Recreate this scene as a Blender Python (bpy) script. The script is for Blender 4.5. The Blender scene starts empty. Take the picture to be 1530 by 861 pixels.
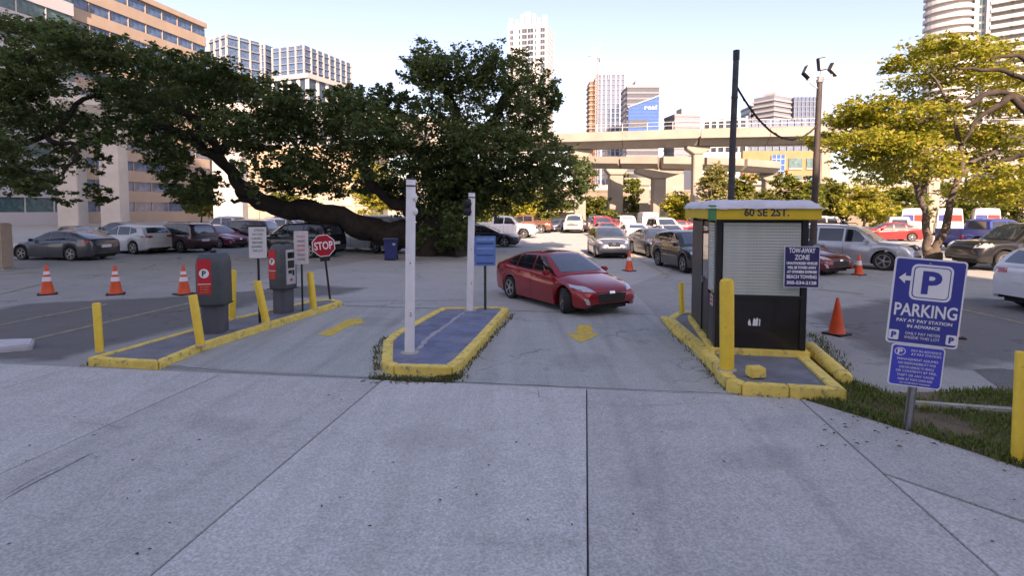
import bpy, bmesh, math, random
import numpy as np
from mathutils import Vector, Matrix
from mathutils.bvhtree import BVHTree
rad = math.radians
rng = random.Random(7)
nr = np.random.default_rng(11)
S = bpy.context.scene
COL = S.collection

# ------------------------------------------------------------------ camera
FP, CY, HC, PITCH = 820.0, 355.0, 2.5, rad(3.0)      # focal length and principal row in photo pixels, eye height, pitch
cam = bpy.data.cameras.new('camera'); cam.sensor_width = 36.0; cam.lens = FP / 1530 * 36
cam.shift_y = (CY - 430.5) / 1530; cam.clip_start = .1; cam.clip_end = 6000
camo = bpy.data.objects.new('camera', cam); COL.objects.link(camo)
camo.location = (0, 0, HC); camo.rotation_euler = (rad(90) - PITCH, 0, 0)
S.camera = camo

# ------------------------------------------------------------------ sky, sun, exposure
SUN_EL, SUN_AZ = 32.0, 172.0                          # azimuth clockwise from +Y: the sun stands behind the camera
W = bpy.data.worlds.new('World'); S.world = W; W.use_nodes = True
wn = W.node_tree.nodes; sky = wn.new('ShaderNodeTexSky'); sky.sky_type = 'NISHITA'; sky.sun_disc = False
sky.sun_elevation = rad(SUN_EL); sky.sun_rotation = rad(SUN_AZ); sky.air_density = 1.0; sky.dust_density = 1.6; sky.ozone_density = 4.2
W.node_tree.links.new(sky.outputs[0], wn['Background'].inputs[0]); wn['Background'].inputs[1].default_value = .125
sd = Vector((math.sin(rad(SUN_AZ)) * math.cos(rad(SUN_EL)), math.cos(rad(SUN_AZ)) * math.cos(rad(SUN_EL)), math.sin(rad(SUN_EL))))
sl = bpy.data.lights.new('sun', 'SUN'); sl.energy = 4.0; sl.angle = rad(.5); sl.color = (1, .93, .82)
so = bpy.data.objects.new('sun', sl); COL.objects.link(so); so.rotation_euler = sd.to_track_quat('Z', 'Y').to_euler()
vs = S.view_settings; vs.view_transform = 'Standard'; vs.look = 'None'; vs.gamma = 1; vs.use_curve_mapping = False; vs.exposure = 1.58
vs.use_white_balance = True; vs.white_balance_temperature = 9000; vs.white_balance_tint = 33   # the camera's white balance: shade reads neutral

# ------------------------------------------------------------------ helpers
def ray(px, py):
    u = (px - 765) / FP; v = (CY - py) / FP
    return Vector((u, math.cos(PITCH) + math.sin(PITCH) * v, -math.sin(PITCH) + math.cos(PITCH) * v))
def G(px, py, z=0.0):                                 # where the sight line through a photo point meets height z
    r = ray(px, py); return Vector((0, 0, HC)) + r * ((z - HC) / r.z)
def A(px, py, d):                                     # the point on that sight line d metres ahead
    r = ray(px, py); return Vector((0, 0, HC)) + r * (d / r.y)
def sc(d): return d / FP                              # metres per photo pixel at distance d

class MB:
    def __init__(s): s.v = []; s.f = []; s.m = []
    def add(s, vs_, fs, m=0):
        o = len(s.v); s.v += [tuple(p) for p in vs_]; s.f += [tuple(i + o for i in f) for f in fs]; s.m += [m] * len(fs); return s
    def box(s, a, b, m=0, M=None):
        x0, y0, z0 = a; x1, y1, z1 = b
        vv = [Vector(p) for p in ((x0,y0,z0),(x1,y0,z0),(x1,y1,z0),(x0,y1,z0),(x0,y0,z1),(x1,y0,z1),(x1,y1,z1),(x0,y1,z1))]
        if M is not None: vv = [M @ p for p in vv]
        return s.add(vv, [(0,3,2,1),(4,5,6,7),(0,1,5,4),(1,2,6,5),(2,3,7,6),(3,0,4,7)], m)
    def bar(s, p, q, w, h=None, m=0):                 # a square bar from p to q
        p, q = Vector(p), Vector(q); h = h or w; d = q - p; L = d.length
        M = Matrix.Translation(p) @ d.to_track_quat('X', 'Z').to_matrix().to_4x4()
        return s.box((0, -w/2, -h/2), (L, w/2, h/2), m, M)
    def tube(s, pts, rads, n=8, m=0, cap=True):
        pts = [Vector(p) for p in pts]; o = len(s.v); k = len(pts)
        if not hasattr(rads, '__len__'): rads = [rads] * k
        up = None
        for i, p in enumerate(pts):
            d = (pts[min(i+1, k-1)] - pts[max(i-1, 0)]).normalized()
            if up is None: up = d.orthogonal().normalized()
            up = (up - d * up.dot(d)).normalized(); e = d.cross(up)
            for j in range(n):
                a = 2*math.pi*j/n; s.v.append(tuple(p + (up*math.cos(a) + e*math.sin(a)) * rads[i]))
        for i in range(k-1):
            for j in range(n):
                a = o+i*n+j; b = o+i*n+(j+1) % n; s.f.append((a, b, b+n, a+n)); s.m.append(m)
        if cap:
            s.f.append(tuple(o+n-1-j for j in range(n))); s.m.append(m); s.f.append(tuple(o+(k-1)*n+j for j in range(n))); s.m.append(m)
        return s
    def prism(s, poly, z0, z1, m=0, mtop=None):
        poly = [(p[0], p[1]) for p in poly]
        if sum(poly[i][0]*poly[(i+1) % len(poly)][1] - poly[(i+1) % len(poly)][0]*poly[i][1] for i in range(len(poly))) < 0: poly = poly[::-1]
        n = len(poly); o = len(s.v)
        s.v += [(x, y, z0) for x, y in poly] + [(x, y, z1) for x, y in poly]
        for i in range(n): s.f.append((o+i, o+(i+1) % n, o+n+(i+1) % n, o+n+i)); s.m.append(m)
        s.f.append(tuple(o+n+i for i in range(n))); s.m.append(m if mtop is None else mtop)
        s.f.append(tuple(o+n-1-i for i in range(n))); s.m.append(m); return s
    def lathe(s, prof, n=16, m=0, M=None):
        o = len(s.v)
        for r, z in prof:
            for j in range(n):
                p = Vector((r*math.cos(2*math.pi*j/n), r*math.sin(2*math.pi*j/n), z)); s.v.append(tuple(M @ p if M is not None else p))
        for i in range(len(prof)-1):
            for j in range(n): s.f.append((o+i*n+j, o+i*n+(j+1) % n, o+(i+1)*n+(j+1) % n, o+(i+1)*n+j)); s.m.append(m)
        s.f.append(tuple(o+n-1-j for j in range(n))); s.m.append(m)
        s.f.append(tuple(o+(len(prof)-1)*n+j for j in range(n))); s.m.append(m); return s
    def mesh(s, name, mats=(), smooth=None, bevel=0, seg=2):
        me = bpy.data.meshes.new(name); me.from_pydata(s.v, [], s.f)
        for m in mats: me.materials.append(m)
        if len(mats) > 1: me.polygons.foreach_set('material_index', s.m)
        if bevel:
            bm = bmesh.new(); bm.from_mesh(me)
            bmesh.ops.remove_doubles(bm, verts=bm.verts, dist=1e-5)
            ed = [e for e in bm.edges if len(e.link_faces) == 2 and e.calc_face_angle(0) > rad(30)]
            bmesh.ops.bevel(bm, geom=ed, offset=bevel, segments=seg, affect='EDGES', clamp_overlap=True)
            bm.to_mesh(me); bm.free()
            if smooth is None: smooth = 40
        if smooth: me.shade_smooth(); me.set_sharp_from_angle(angle=rad(smooth))
        me.update(); return me
    def build(s, name, mats, parent=None, smooth=None, bevel=0, loc=None, rot=None):
        if not isinstance(mats, (list, tuple)): mats = [mats]
        return link(name, s.mesh(name, mats, smooth, bevel), parent, loc, rot)

def link(name, data, parent=None, loc=None, rot=None):
    o = bpy.data.objects.new(name, data); COL.objects.link(o)
    if parent is not None: o.parent = parent
    if loc is not None: o.location = loc
    if rot is not None: o.rotation_euler = rot if hasattr(rot, '__len__') else (0, 0, rot)
    return o
def tag(o, label=None, cat=None, group=None, kind=None):
    if label: o['label'] = label
    if cat: o['category'] = cat
    if group: o['group'] = group
    if kind: o['kind'] = kind
    return o
def thing(name, label, cat, loc=(0, 0, 0), rz=0.0, group=None):
    return tag(link(name, None, None, loc, rz), label, cat, group)
def BOX(a, b, M=None): return MB().box(a, b, 0, M)

# ------------------------------------------------------------------ materials
def new_mat(name):
    m = bpy.data.materials.new(name); m.use_nodes = True; nt = m.node_tree; return m, nt, nt.nodes, nt.links, nt.nodes['Principled BSDF']
def noise(nt, co, scale, detail=3, rough=.55, dist=0):
    n = nt.nodes.new('ShaderNodeTexNoise'); n.inputs['Scale'].default_value = scale; n.inputs['Detail'].default_value = detail
    n.inputs['Roughness'].default_value = rough; n.inputs['Distortion'].default_value = dist
    nt.links.new(co, n.inputs['Vector']); return n.outputs['Fac']
def ramp(nt, fac, stops):
    r = nt.nodes.new('ShaderNodeValToRGB'); e = r.color_ramp.elements
    while len(e) < len(stops): e.new(.5)
    for q, (p, c) in zip(e, stops): q.position = p; q.color = (*c, 1) if hasattr(c, '__len__') else (c, c, c, 1)
    nt.links.new(fac, r.inputs[0]); return r.outputs[0]
def mix(nt, fac, a, b, mode='MIX'):
    n = nt.nodes.new('ShaderNodeMix'); n.data_type = 'RGBA'; n.blend_type = mode
    for v, i in ((fac, 0), (a, 6), (b, 7)):
        if isinstance(v, (int, float)): n.inputs[i].default_value = v if i == 0 else (v, v, v, 1)
        elif isinstance(v, tuple): n.inputs[i].default_value = (*v, 1)
        else: nt.links.new(v, n.inputs[i])
    return n.outputs[2]
def bumpn(nt, h, strength, dist=.02):
    b = nt.nodes.new('ShaderNodeBump'); b.inputs['Strength'].default_value = strength; b.inputs['Distance'].default_value = dist
    nt.links.new(h, b.inputs['Height']); return b.outputs[0]
def coords(nt, which='Object'):
    return nt.nodes.new('ShaderNodeTexCoord').outputs[which]
def mul(c, k): return tuple(min(1, x*k) for x in c)
def mat(name, col, rough=.6, metal=0, var=.15, scale=4, bump=0, bscale=40, dirt=None, dirt_amt=.5, dscale=3, coat=0, ior=1.5, emit=None):
    m, nt, N, L, p = new_mat(name); co = coords(nt)
    c = ramp(nt, noise(nt, co, scale, 4), [(.3, mul(col, 1-var)), (.7, mul(col, 1+var))])
    if dirt is not None:
        f = ramp(nt, noise(nt, co, dscale, 6, .7), [(1-dirt_amt, 0.0), (min(1, 1-dirt_amt+.12), 1.0)])
        c = mix(nt, f, c, dirt)
    L.new(c, p.inputs['Base Color']); p.inputs['Roughness'].default_value = rough; p.inputs['Metallic'].default_value = metal
    p.inputs['Coat Weight'].default_value = coat; p.inputs['Coat Roughness'].default_value = .04; p.inputs['IOR'].default_value = ior
    if bump: L.new(bumpn(nt, noise(nt, co, bscale, 4), bump), p.inputs['Normal'])
    return m
def ground_mat(name, c0, c1, speck, stain, stain_amt=.36, crack=0, rough=.85, agg=48, tracks=0):
    m, nt, N, L, p = new_mat(name); co = coords(nt)
    c = ramp(nt, noise(nt, co, .55, 5, .6), [(.32, c0), (.68, c1)])
    c = mix(nt, ramp(nt, noise(nt, co, 3.2, 6, .65), [(.35, .0), (.75, .55)]), c, mul(c1, 1.12))
    f = noise(nt, co, agg, 2, .6)
    c = mix(nt, speck, c, ramp(nt, f, [(.34, .18), (.5, .5), (.68, .9)]), 'OVERLAY')
    c = mix(nt, ramp(nt, noise(nt, co, 1.1, 7, .72, .4), [(1-stain_amt, 0.0), (1-stain_amt+.16, .8)]), c, stain)
    if crack:
        v = N.new('ShaderNodeTexVoronoi'); v.feature = 'DISTANCE_TO_EDGE'; v.inputs['Scale'].default_value = .32
        wv = N.new('ShaderNodeVectorMath'); wv.operation = 'ADD'; nz = N.new('ShaderNodeTexNoise'); nz.inputs['Scale'].default_value = 2.2; nz.inputs['Detail'].default_value = 5
        L.new(co, nz.inputs['Vector']); L.new(co, wv.inputs[0]); L.new(nz.outputs['Color'], wv.inputs[1]); L.new(wv.outputs[0], v.inputs['Vector'])
        ck = ramp(nt, v.outputs['Distance'], [(.0, 1.0), (crack, 0.0)]); ck = mix(nt, ramp(nt, noise(nt, co, .4, 2), [(.45, 0.0), (.6, .8)]), 0.0, ck)
        c = mix(nt, ck, c, mul(stain, .5))
    p.inputs['Roughness'].default_value = rough; p.inputs['Specular IOR Level'].default_value = .3
    if tracks:
        mp = N.new('ShaderNodeMapping'); mp.inputs['Rotation'].default_value = (0, 0, rad(7.6)); mp.inputs['Scale'].default_value = (2.4, .10, 1); L.new(co, mp.inputs[0])
        c = mix(nt, ramp(nt, noise(nt, mp.outputs[0], 1.0, 4, .6), [(.46, 0.0), (.72, tracks)]), c, mul(stain, .8))
        oi = N.new('ShaderNodeObjectInfo'); c = mix(nt, 1.0, c, ramp(nt, oi.outputs['Random'], [(0, .83), (1, 1.0)]), 'MULTIPLY')
        v2 = N.new('ShaderNodeTexVoronoi'); v2.inputs['Scale'].default_value = 1.6; v2.inputs['Randomness'].default_value = 1; L.new(co, v2.inputs['Vector'])
        c = mix(nt, ramp(nt, v2.outputs['Distance'], [(.012, .75), (.03, 0.0)]), c, mul(stain, .35))
    L.new(c, p.inputs['Base Color']); L.new(bumpn(nt, f, .22, .005), p.inputs['Normal']); return m
def worn_mat(name, col, amt=.5, scale=5, rough=.85):
    m, nt, N, L, p = new_mat(name); co = coords(nt); at_ = N.new('ShaderNodeAttribute'); at_.attribute_name = 'fade'
    L.new(ramp(nt, noise(nt, co, 3, 5, .6), [(.3, mul(col, .8)), (.7, mul(col, 1.2))]), p.inputs['Base Color']); p.inputs['Roughness'].default_value = rough
    nz = noise(nt, co, scale, 6, .72); mm = N.new('ShaderNodeMath'); mm.operation = 'MULTIPLY_ADD'; L.new(at_.outputs['Fac'], mm.inputs[0]); mm.inputs[1].default_value = 1.0; L.new(nz, mm.inputs[2])
    f = ramp(nt, mm.outputs[0], [(.62, 0.0), (.98, amt)]); tr = N.new('ShaderNodeBsdfTransparent'); x = N.new('ShaderNodeMixShader')
    L.new(f, x.inputs[0]); L.new(tr.outputs[0], x.inputs[1]); L.new(p.outputs[0], x.inputs[2]); L.new(x.outputs[0], N['Material Output'].inputs[0]); return m
def glass_mat(name, col=(.02,.028,.036), ior=1.95, rough=.04):
    m, nt, N, L, p = new_mat(name); co = coords(nt)
    L.new(ramp(nt, noise(nt, co, 1.3, 2), [(.35, mul(col, .7)), (.7, mul(col, 1.5))]), p.inputs['Base Color'])
    p.inputs['Roughness'].default_value = rough; p.inputs['IOR'].default_value = ior; return m
def leaf_mat(name, cols, trans=.35, rough=.55):
    m, nt, N, L, p = new_mat(name)
    g = N.new('ShaderNodeNewGeometry')
    c = ramp(nt, g.outputs['Random Per Island'], [(i/(len(cols)-1), c) for i, c in enumerate(cols)])
    L.new(c, p.inputs['Base Color']); p.inputs['Roughness'].default_value = rough; p.inputs['Specular IOR Level'].default_value = .35
    t = N.new('ShaderNodeBsdfTranslucent'); L.new(mix(nt, .5, c, (.20, .26, .03), 'MIX'), t.inputs[0])
    x = N.new('ShaderNodeMixShader'); x.inputs[0].default_value = trans
    L.new(p.outputs[0], x.inputs[1]); L.new(t.outputs[0], x.inputs[2]); L.new(x.outputs[0], N['Material Output'].inputs[0]); return m
_paint = {}
def paint(col, metal=.25, rough=.32):
    k = (col, metal)
    if k not in _paint:
        m, nt, N, L, p = new_mat('car_paint'); co = coords(nt)
        c = ramp(nt, noise(nt, co, 3, 5, .6), [(.3, mul(col, .93)), (.7, mul(col, 1.05))])
        z = N.new('ShaderNodeSeparateXYZ'); L.new(co, z.inputs[0])
        road = mix(nt, ramp(nt, noise(nt, co, 9, 5, .7), [(.4, .0), (.8, .35)]), c, (.11, .10, .09))
        L.new(mix(nt, ramp(nt, z.outputs[2], [(.22, .8), (.5, .1)]), c, road), p.inputs['Base Color'])
        p.inputs['Metallic'].default_value = metal; p.inputs['Roughness'].default_value = rough
        p.inputs['Coat Weight'].default_value = .8; p.inputs['Coat Roughness'].default_value = .05
        _paint[k] = m
    return _paint[k]

YEL = mat('yellow_paint', (.88,.58,.06), .5, var=.08, scale=9, bump=.2, dirt=(.24,.16,.05), dirt_amt=.37, dscale=9)
YEL2 = mat('yellow_kerb_paint', (.86,.64,.15), .7, var=.12, scale=6, bump=.4, bscale=25, dirt=(.26,.23,.17), dirt_amt=.46, dscale=8)
YEL3 = mat('worn_yellow_paint', (.66,.46,.08), .8, var=.2, scale=8, dirt=(.30,.29,.26), dirt_amt=.42, dscale=7)
BLK = mat('black_rubber', (.018,.018,.018), .7, var=.3)
DARK = mat('dark_metal', (.03,.032,.034), .45, .3, var=.25)
STEEL = mat('galvanised_steel', (.34,.36,.37), .45, .8, var=.15, scale=20)
WHITE = mat('white_enamel', (.78,.78,.80), .45, var=.05, scale=3, dirt=(.45,.43,.40), dirt_amt=.36, dscale=4)
SIGNW = mat('sign_white', (.80,.81,.84), .45, var=.03)
GLASS = glass_mat('car_glass', (.012,.016,.02), 1.7); WSCR = glass_mat('windscreen_glass', (.03,.045,.06), 2.7, .05)
CHROME = mat('chrome', (.7,.7,.7), .15, 1, var=.05)
TYRE = mat('tyre_rubber', (.022,.022,.023), .8, var=.3, scale=30)
RIM = mat('alloy_rim', (.42,.43,.45), .3, .8, var=.1)
LAMP = mat('clear_lamp', (.55,.58,.62), .12, .3, var=.2, scale=20, coat=1)
TAIL = mat('red_lamp', (.42,.012,.012), .2, 0, var=.2, scale=20, coat=1)
BARK = mat('bark', (.036,.027,.022), .95, var=.45, scale=3, bump=1, bscale=9)
BARK2 = mat('grey_bark', (.10,.08,.065), .95, var=.4, scale=4, bump=.9, bscale=12)
CREAM = mat('cream_concrete', (.27,.245,.21), .85, var=.10, scale=.6, bump=.15, bscale=3, dirt=(.21,.19,.16), dirt_amt=.42, dscale=.5)
GREYC = mat('grey_concrete', (.40,.385,.36), .85, var=.10, scale=.6, bump=.15, bscale=3, dirt=(.33,.31,.28), dirt_amt=.40, dscale=.5)

_bf = {}
def text(s_, parent, M, h, width=None, m=SIGNW, name='lettering', bold=0.0, depth=.001):
    """flat printed letters: h = cap height, M puts the text's XY plane (origin = centre) in the parent's space"""
    cu = bpy.data.curves.new('t', 'FONT'); cu.body = s_; cu.align_x = 'CENTER'; cu.align_y = 'CENTER'; cu.size = h / .70; cu.offset = bold; cu.extrude = depth
    cu.resolution_u = 3
    o = bpy.data.objects.new('t', cu); me = bpy.data.meshes.new_from_object(o); bpy.data.objects.remove(o); bpy.data.curves.remove(cu)
    n = len(me.vertices); a = np.empty(n*3, np.float32); me.vertices.foreach_get('co', a); a = a.reshape(-1, 3)
    w = a[:, 0].max() - a[:, 0].min(); a[:, 0] -= (a[:, 0].max() + a[:, 0].min())/2; a[:, 1] -= (a[:, 1].max() + a[:, 1].min())/2
    if width: a[:, 0] *= width / w
    R_ = np.array(M.to_3x3()); a = a @ R_.T + np.array(M.translation)
    me.vertices.foreach_set('co', a.astype(np.float32).ravel()); me.materials.clear(); me.materials.append(m); me.name = name; me.update()
    return link(name, me, parent)
def face_cam(x, y, z, off=0.0):                       # sign-face frame: local X right, Z up, facing -Y
    return Matrix.Translation((x, y - off, z)) @ Matrix.Rotation(rad(90), 4, 'X')
def inset(poly, d):                                   # move every edge of a ccw polygon inwards by d
    n = len(poly); out = []
    for i in range(n):
        p0, p1, p2 = (Vector(poly[(i+k) % n][:2]) for k in (-1, 0, 1))
        e1 = (p1-p0).normalized(); e2 = (p2-p1).normalized(); n1 = Vector((-e1.y, e1.x)); n2 = Vector((-e2.y, e2.x))
        b = (n1+n2); b = b / max(.3, b.length_squared) * 2
        out.append(tuple(p1 + b*d))
    return out
def ccw(poly):
    a = sum(poly[i][0]*poly[(i+1) % len(poly)][1] - poly[(i+1) % len(poly)][0]*poly[i][1] for i in range(len(poly)))
    return [tuple(p[:2]) for p in (poly if a > 0 else poly[::-1])]
# ------------------------------------------------------------------ ground, lanes, apron
ASPH = ground_mat('lot_asphalt', (.26,.27,.255), (.33,.34,.32), .4, (.15,.15,.145), .42, crack=.016)
LANE = ground_mat('lane_asphalt', (.34,.365,.345), (.41,.43,.405), .35, (.23,.24,.225), .38, crack=.012, tracks=.4)
CONC = ground_mat('apron_concrete', (.45,.455,.435), (.53,.535,.51), .36, (.35,.345,.32), .36, tracks=.28)
SOIL = ground_mat('soil', (.11,.08,.05), (.18,.13,.08), .5, (.05,.045,.02), .45)
gm = MB(); gm.add([(-1500,-300,0),(1500,-300,0),(1500,2500,0),(-1500,2500,0)], [(0,1,2,3)])
ground = tag(gm.build('ground', ASPH), 'grey asphalt of the open parking lot', kind='structure')

TH = rad(-7.6); O0 = Vector((1.03, 7.46)); U = Vector((math.cos(TH), math.sin(TH))); V = Vector((-math.sin(TH), math.cos(TH)))
def F(u, v): p = O0 + U*u + V*v; return (p.x, p.y)
lane_poly = [F(-10.2, .0), F(2.2, .0), F(3.2, 6.1), F(3.2, 6.6), F(-5.4, 6.6), F(-5.6, 6.1)]
lane_poly = [(-5.6,8.6), F(2.4,0), (3.2,9.2), (3.35,12.9), (-.05,13.32), (-4.35,14.05), (-4.9,13.0)]
lanes = tag(MB().prism(lane_poly, -.05, .004).build('lane_pavement', LANE), kind='structure')
# a band of the same lighter asphalt past the islands
lane2 = tag(MB().prism([(-4.2,14.07),(-.05,13.35),(3.4,12.93),(3.7,17.5),(7.2,23.5),(7,60),(1,60),(-8,22.5),(-9.6,16.6)], -.05, .004).build('drive_pavement',
    ground_mat('drive_asphalt', (.33,.34,.32), (.39,.40,.38), .35, (.21,.215,.20), .38, crack=.012)), kind='structure')

apron = tag(MB().prism([F(-40,-.03), F(2.72,-.03), (3.80,7.01), (4.44,5.93), (4.9,5.05), (5.6,3.9), (9,1.5), (16,.4), (40,-2), (40,-9), (-40,-9)], -.10, .004).build('pavement', mat('joint_filler', (.055,.052,.05), .9, var=.3, scale=30)), 'pale concrete driveway apron of large slabs', kind='structure')
us = [-40,-34,-28,-22,-16,-10.8,-7.95,-5.42,-2.92,0,2.74]
g = .007; T = .03
def slab(poly): MB().prism(poly, -.05, T).build('slab', CONC, apron, bevel=.006)
for a, b in zip(us[:-1], us[1:]):
    slab([F(a+g, -14), F(b-g, -14), F(b-g, -.05), F(a+g, -.05)])
# the last slabs follow the curved edge of the grass, split by a slanting joint
q0 = F(2.74+g, -1.0)
slab([F(2.74+g, -.1), (3.79,6.98), (4.44,5.93), (4.86,5.1), (5.1,4.7), (4.9,3.63), (4.06,4.22), F(2.74+g, -2.10)])
slab([F(2.74+g, -2.14), (4.05,4.17), (4.91,3.57), (5.13,4.66), (5.6,3.9), (6.6,3.0), (6.2,-6), F(2.74+g, -14)])
slab([(6.63,2.98), (9,1.5), (16,.4), (40,-2), (40,-9), (6.25,-6)])
street = tag(MB().prism([(-60,-26), (60,-34), (60,-9.2), (-60,-6.6)], -.05, .004).build('road', ASPH), kind='structure')
# thin cracks cut by hairline gaps are drawn as real tar strips lying on the slabs
TAR = mat('tar', (.05,.048,.047), .7, var=.4, scale=20)
def strip(name, pts, w, z, m, parent=None, jitter=0.0, taper=True):
    mb = MB(); pts = [Vector((p[0], p[1], 0)) for p in pts]; fine = []
    for a, b in zip(pts[:-1], pts[1:]):
        k = max(1, int((b-a).length/.12))
        for i in range(k): fine.append(a.lerp(b, i/k))
    fine.append(pts[-1]); n = len(fine); L_, R_ = [], []
    for i, p in enumerate(fine):
        d = (fine[min(i+1, n-1)] - fine[max(i-1, 0)]).normalized(); s_ = Vector((-d.y, d.x, 0))
        p = p + s_*rng.uniform(-jitter, jitter); ww = w/2*(rng.uniform(.6, 1.3) if jitter else 1)
        if taper and i in (0, n-1): ww *= .2
        L_.append(p + s_*ww + Vector((0,0,z))); R_.append(p - s_*ww + Vector((0,0,z)))
    mb.add(L_ + R_, [(n+i, n+i+1, i+1, i) for i in range(n-1)]); return mb.build(name, m, parent)
for pts, w in (([G(0,757),G(60,722),G(142,680)], .012), ([G(5,748),G(70,712),G(120,690)], .008), ([G(803,583),G(806,600)], .008),
               ([G(780,583),G(830,606),G(876,605),G(930,612),G(1100,604)], .004)):
    o = strip('crack', [(p.x, p.y) for p in pts], w, T+.004, TAR, apron, .012)
# tar seam where the apron meets the lanes, worn wheel tracks, seams in the drive
strip('seam', [(-5.55,8.58), F(-5.2,.02), F(-2.9,.0), F(0,.0), F(2.3,.0)], .02, T+.003, TAR, apron, .01)
strip('seam', [(-4.3,14.0), (-.05,13.3), (3.4,12.9)], .03, .008, TAR, lanes, .012)

# painted markings
def paint_poly(name, polys, z, m, parent):
    mb = MB()
    for p in polys:
        p = ccw(p); mb.add([(x, y, z) for x, y in p], [tuple(range(len(p)))])
    return mb.build(name, m, parent)
def arrow(name, tip, tail, w, hw, hl, parent):
    tip = Vector(tip[:2]); tail = Vector(tail[:2]); d = (tip-tail).normalized(); s_ = Vector((-d.y, d.x)); b = tip - d*hl
    return paint_poly(name, [[tail+s_*w, tail-s_*w, b-s_*w, b+s_*w], [b-s_*hw, tip, b+s_*hw]], .009, YEL3, parent)
# left lane: two offset bars, the worn remains of an arrow; right lane: an arrow pointing out
paint_poly('painted_arrow', [[G(474,501),G(495,503),G(520,489),G(503,487)], [G(503,487),G(520,489),G(543,484),G(540,476),G(518,478)]], .009, YEL3, lanes)
c0 = G(870,512); c1 = G(872,484)
paint_poly('painted_arrow', [[G(857,499),G(886,499),G(884,487),G(866,485)], [G(846,497),G(858,501),G(868,499),G(878,499),G(896,499),G(887,505),G(868,513),G(853,505)]], .009, YEL3, lanes)
LINE = mat('faded_line_paint', (.36,.32,.17), .85, var=.2, scale=12, dirt=(.17,.17,.17), dirt_amt=.52, dscale=9)
LINEW = mat('faded_white_paint', (.36,.36,.35), .85, var=.15, scale=12, dirt=(.17,.17,.17), dirt_amt=.55, dscale=9)
def pline(a, b, w=.10, m=LINE, par=ground, z=.009):
    a, b = G(*a), G(*b); d = (b-a).normalized(); s_ = Vector((-d.y, d.x, 0))*w/2
    paint_poly('painted_line', [[a+s_, a-s_, b-s_, b+s_]], z, m, par)
for a, b in (((10,517),(285,453)), ((0,486),(160,455)), ((0,440),(60,425)), ((0,411),(50,407)), ((215,391),(260,387))): pline(a, b, .11)
for a, b in (((955,388),(1003,414)), ((948,385),(944,379)), ((890,380),(896,388))): pline(a, b, .10, par=lane2)
for a, b in (((1418,458),(1530,484)), ((1215,432),(1290,440))): pline(a, b, .09)
pline((460,452),(700,449), .05, LINEW, lane2)
# dark repair patch in the asphalt at the right, darker stains at the left
PATCH = ground_mat('patch_asphalt', (.11,.11,.11), (.16,.16,.16), .5, (.075,.075,.075), .4)
paint_poly('asphalt_patch', [[G(1455,553),G(1495,551),G(1530,556),G(1560,580),G(1520,588),G(1490,578)]], .006, PATCH, ground)
def soft_patch(name, poly, ins, z, m, parent):
    poly = ccw([tuple(q[:2]) for q in poly]); inn = inset(poly, ins); n = len(poly); mb = MB()
    mb.add([(x, y, z) for x, y in poly] + [(x, y, z) for x, y in inn], [(i, (i+1) % n, n+(i+1) % n, n+i) for i in range(n)] + [tuple(range(n, 2*n))])
    o = mb.build(name, m, parent); at_ = o.data.attributes.new('fade', 'FLOAT', 'POINT'); at_.data.foreach_set('value', [0.0]*n+[.55]*n); return o
OLD = worn_mat('old_dark_asphalt', (.13,.13,.13), .5, 1.6); OIL = worn_mat('oil_stain', (.16,.155,.15), .10, 4); TYM = worn_mat('tyre_mark', (.26,.26,.255), .08, 6); PALE = worn_mat('pale_wear', (.62,.61,.585), .30, 6)
soft_patch('asphalt_patch', [G(-120,548), G(-120,478), G(40,452), G(170,446), G(300,440), G(470,424), G(560,430), G(520,442), G(400,452), G(290,492), G(130,533), G(100,545)], .55, .0065, OLD, ground)
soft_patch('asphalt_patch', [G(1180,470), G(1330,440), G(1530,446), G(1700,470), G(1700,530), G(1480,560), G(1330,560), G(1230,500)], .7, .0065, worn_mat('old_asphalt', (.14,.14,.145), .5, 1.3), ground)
for i, (px, py, rx, ry) in enumerate(((865,540,60,16), (560,482,50,10), (1140,690,90,30), (1160,640,60,20), (640,660,90,26), (960,720,60,22), (330,640,70,20), (800,820,110,30), (150,640,60,14), (1010,640,40,12))):
    on_apron = py > 590 or px < 150; ks = [G(px+rx*math.cos(a), py+ry*math.sin(a)) for a in np.linspace(0, 2*math.pi, 11)[:-1]]
    soft_patch('stain', ks, min(.25, (ks[0]-ks[5]).length*.2), T+.0035 if on_apron else .0075, (OIL if i in (0, 1, 2, 6) else PALE if i in (4, 5) else TYM), apron if on_apron else lanes)
def skid(pts, w, z, par):
    L_ = [Vector((*q, 0)) for q in pts]; lf, rt2 = [], []
    for i, q in enumerate(L_):
        d = (L_[min(i+1, len(L_)-1)] - L_[max(i-1, 0)]).normalized(); s2 = Vector((-d.y, d.x, 0))*w; lf.append(q+s2); rt2.append(q-s2)
    n = len(L_); mb = MB(); mb.add([(*q[:2], z) for q in lf] + [(*q[:2], z+.0003) for q in L_] + [(*q[:2], z) for q in rt2], [(n+i, n+i+1, i+1, i) for i in range(n-1)] + [(2*n+i, 2*n+i+1, n+i+1, n+i) for i in range(n-1)])
    o = mb.build('tyre_mark', TYM, par); at_ = o.data.attributes.new('fade', 'FLOAT', 'POINT'); at_.data.foreach_set('value', [0.0]*n+([0.1]+[.42]*(n-2)+[0.1])+[0.0]*n)
for u0, bend in ((.35, .5), (1.75, .7), (-4.6, -.9), (-3.3, -.7), (.75, -.5), (2.0, -.2)):
    skid([F(u0 + bend*(f**2)*1.6, -.1-6.5*f) for f in np.linspace(0, 1, 14)], .14, T+.005, apron)
for u0 in (.35, 1.75, -4.2, -2.9): skid([F(u0+.1*math.sin(f*3), .1+5.6*f) for f in np.linspace(0, 1, 12)], .15, .0085, lanes)

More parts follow.
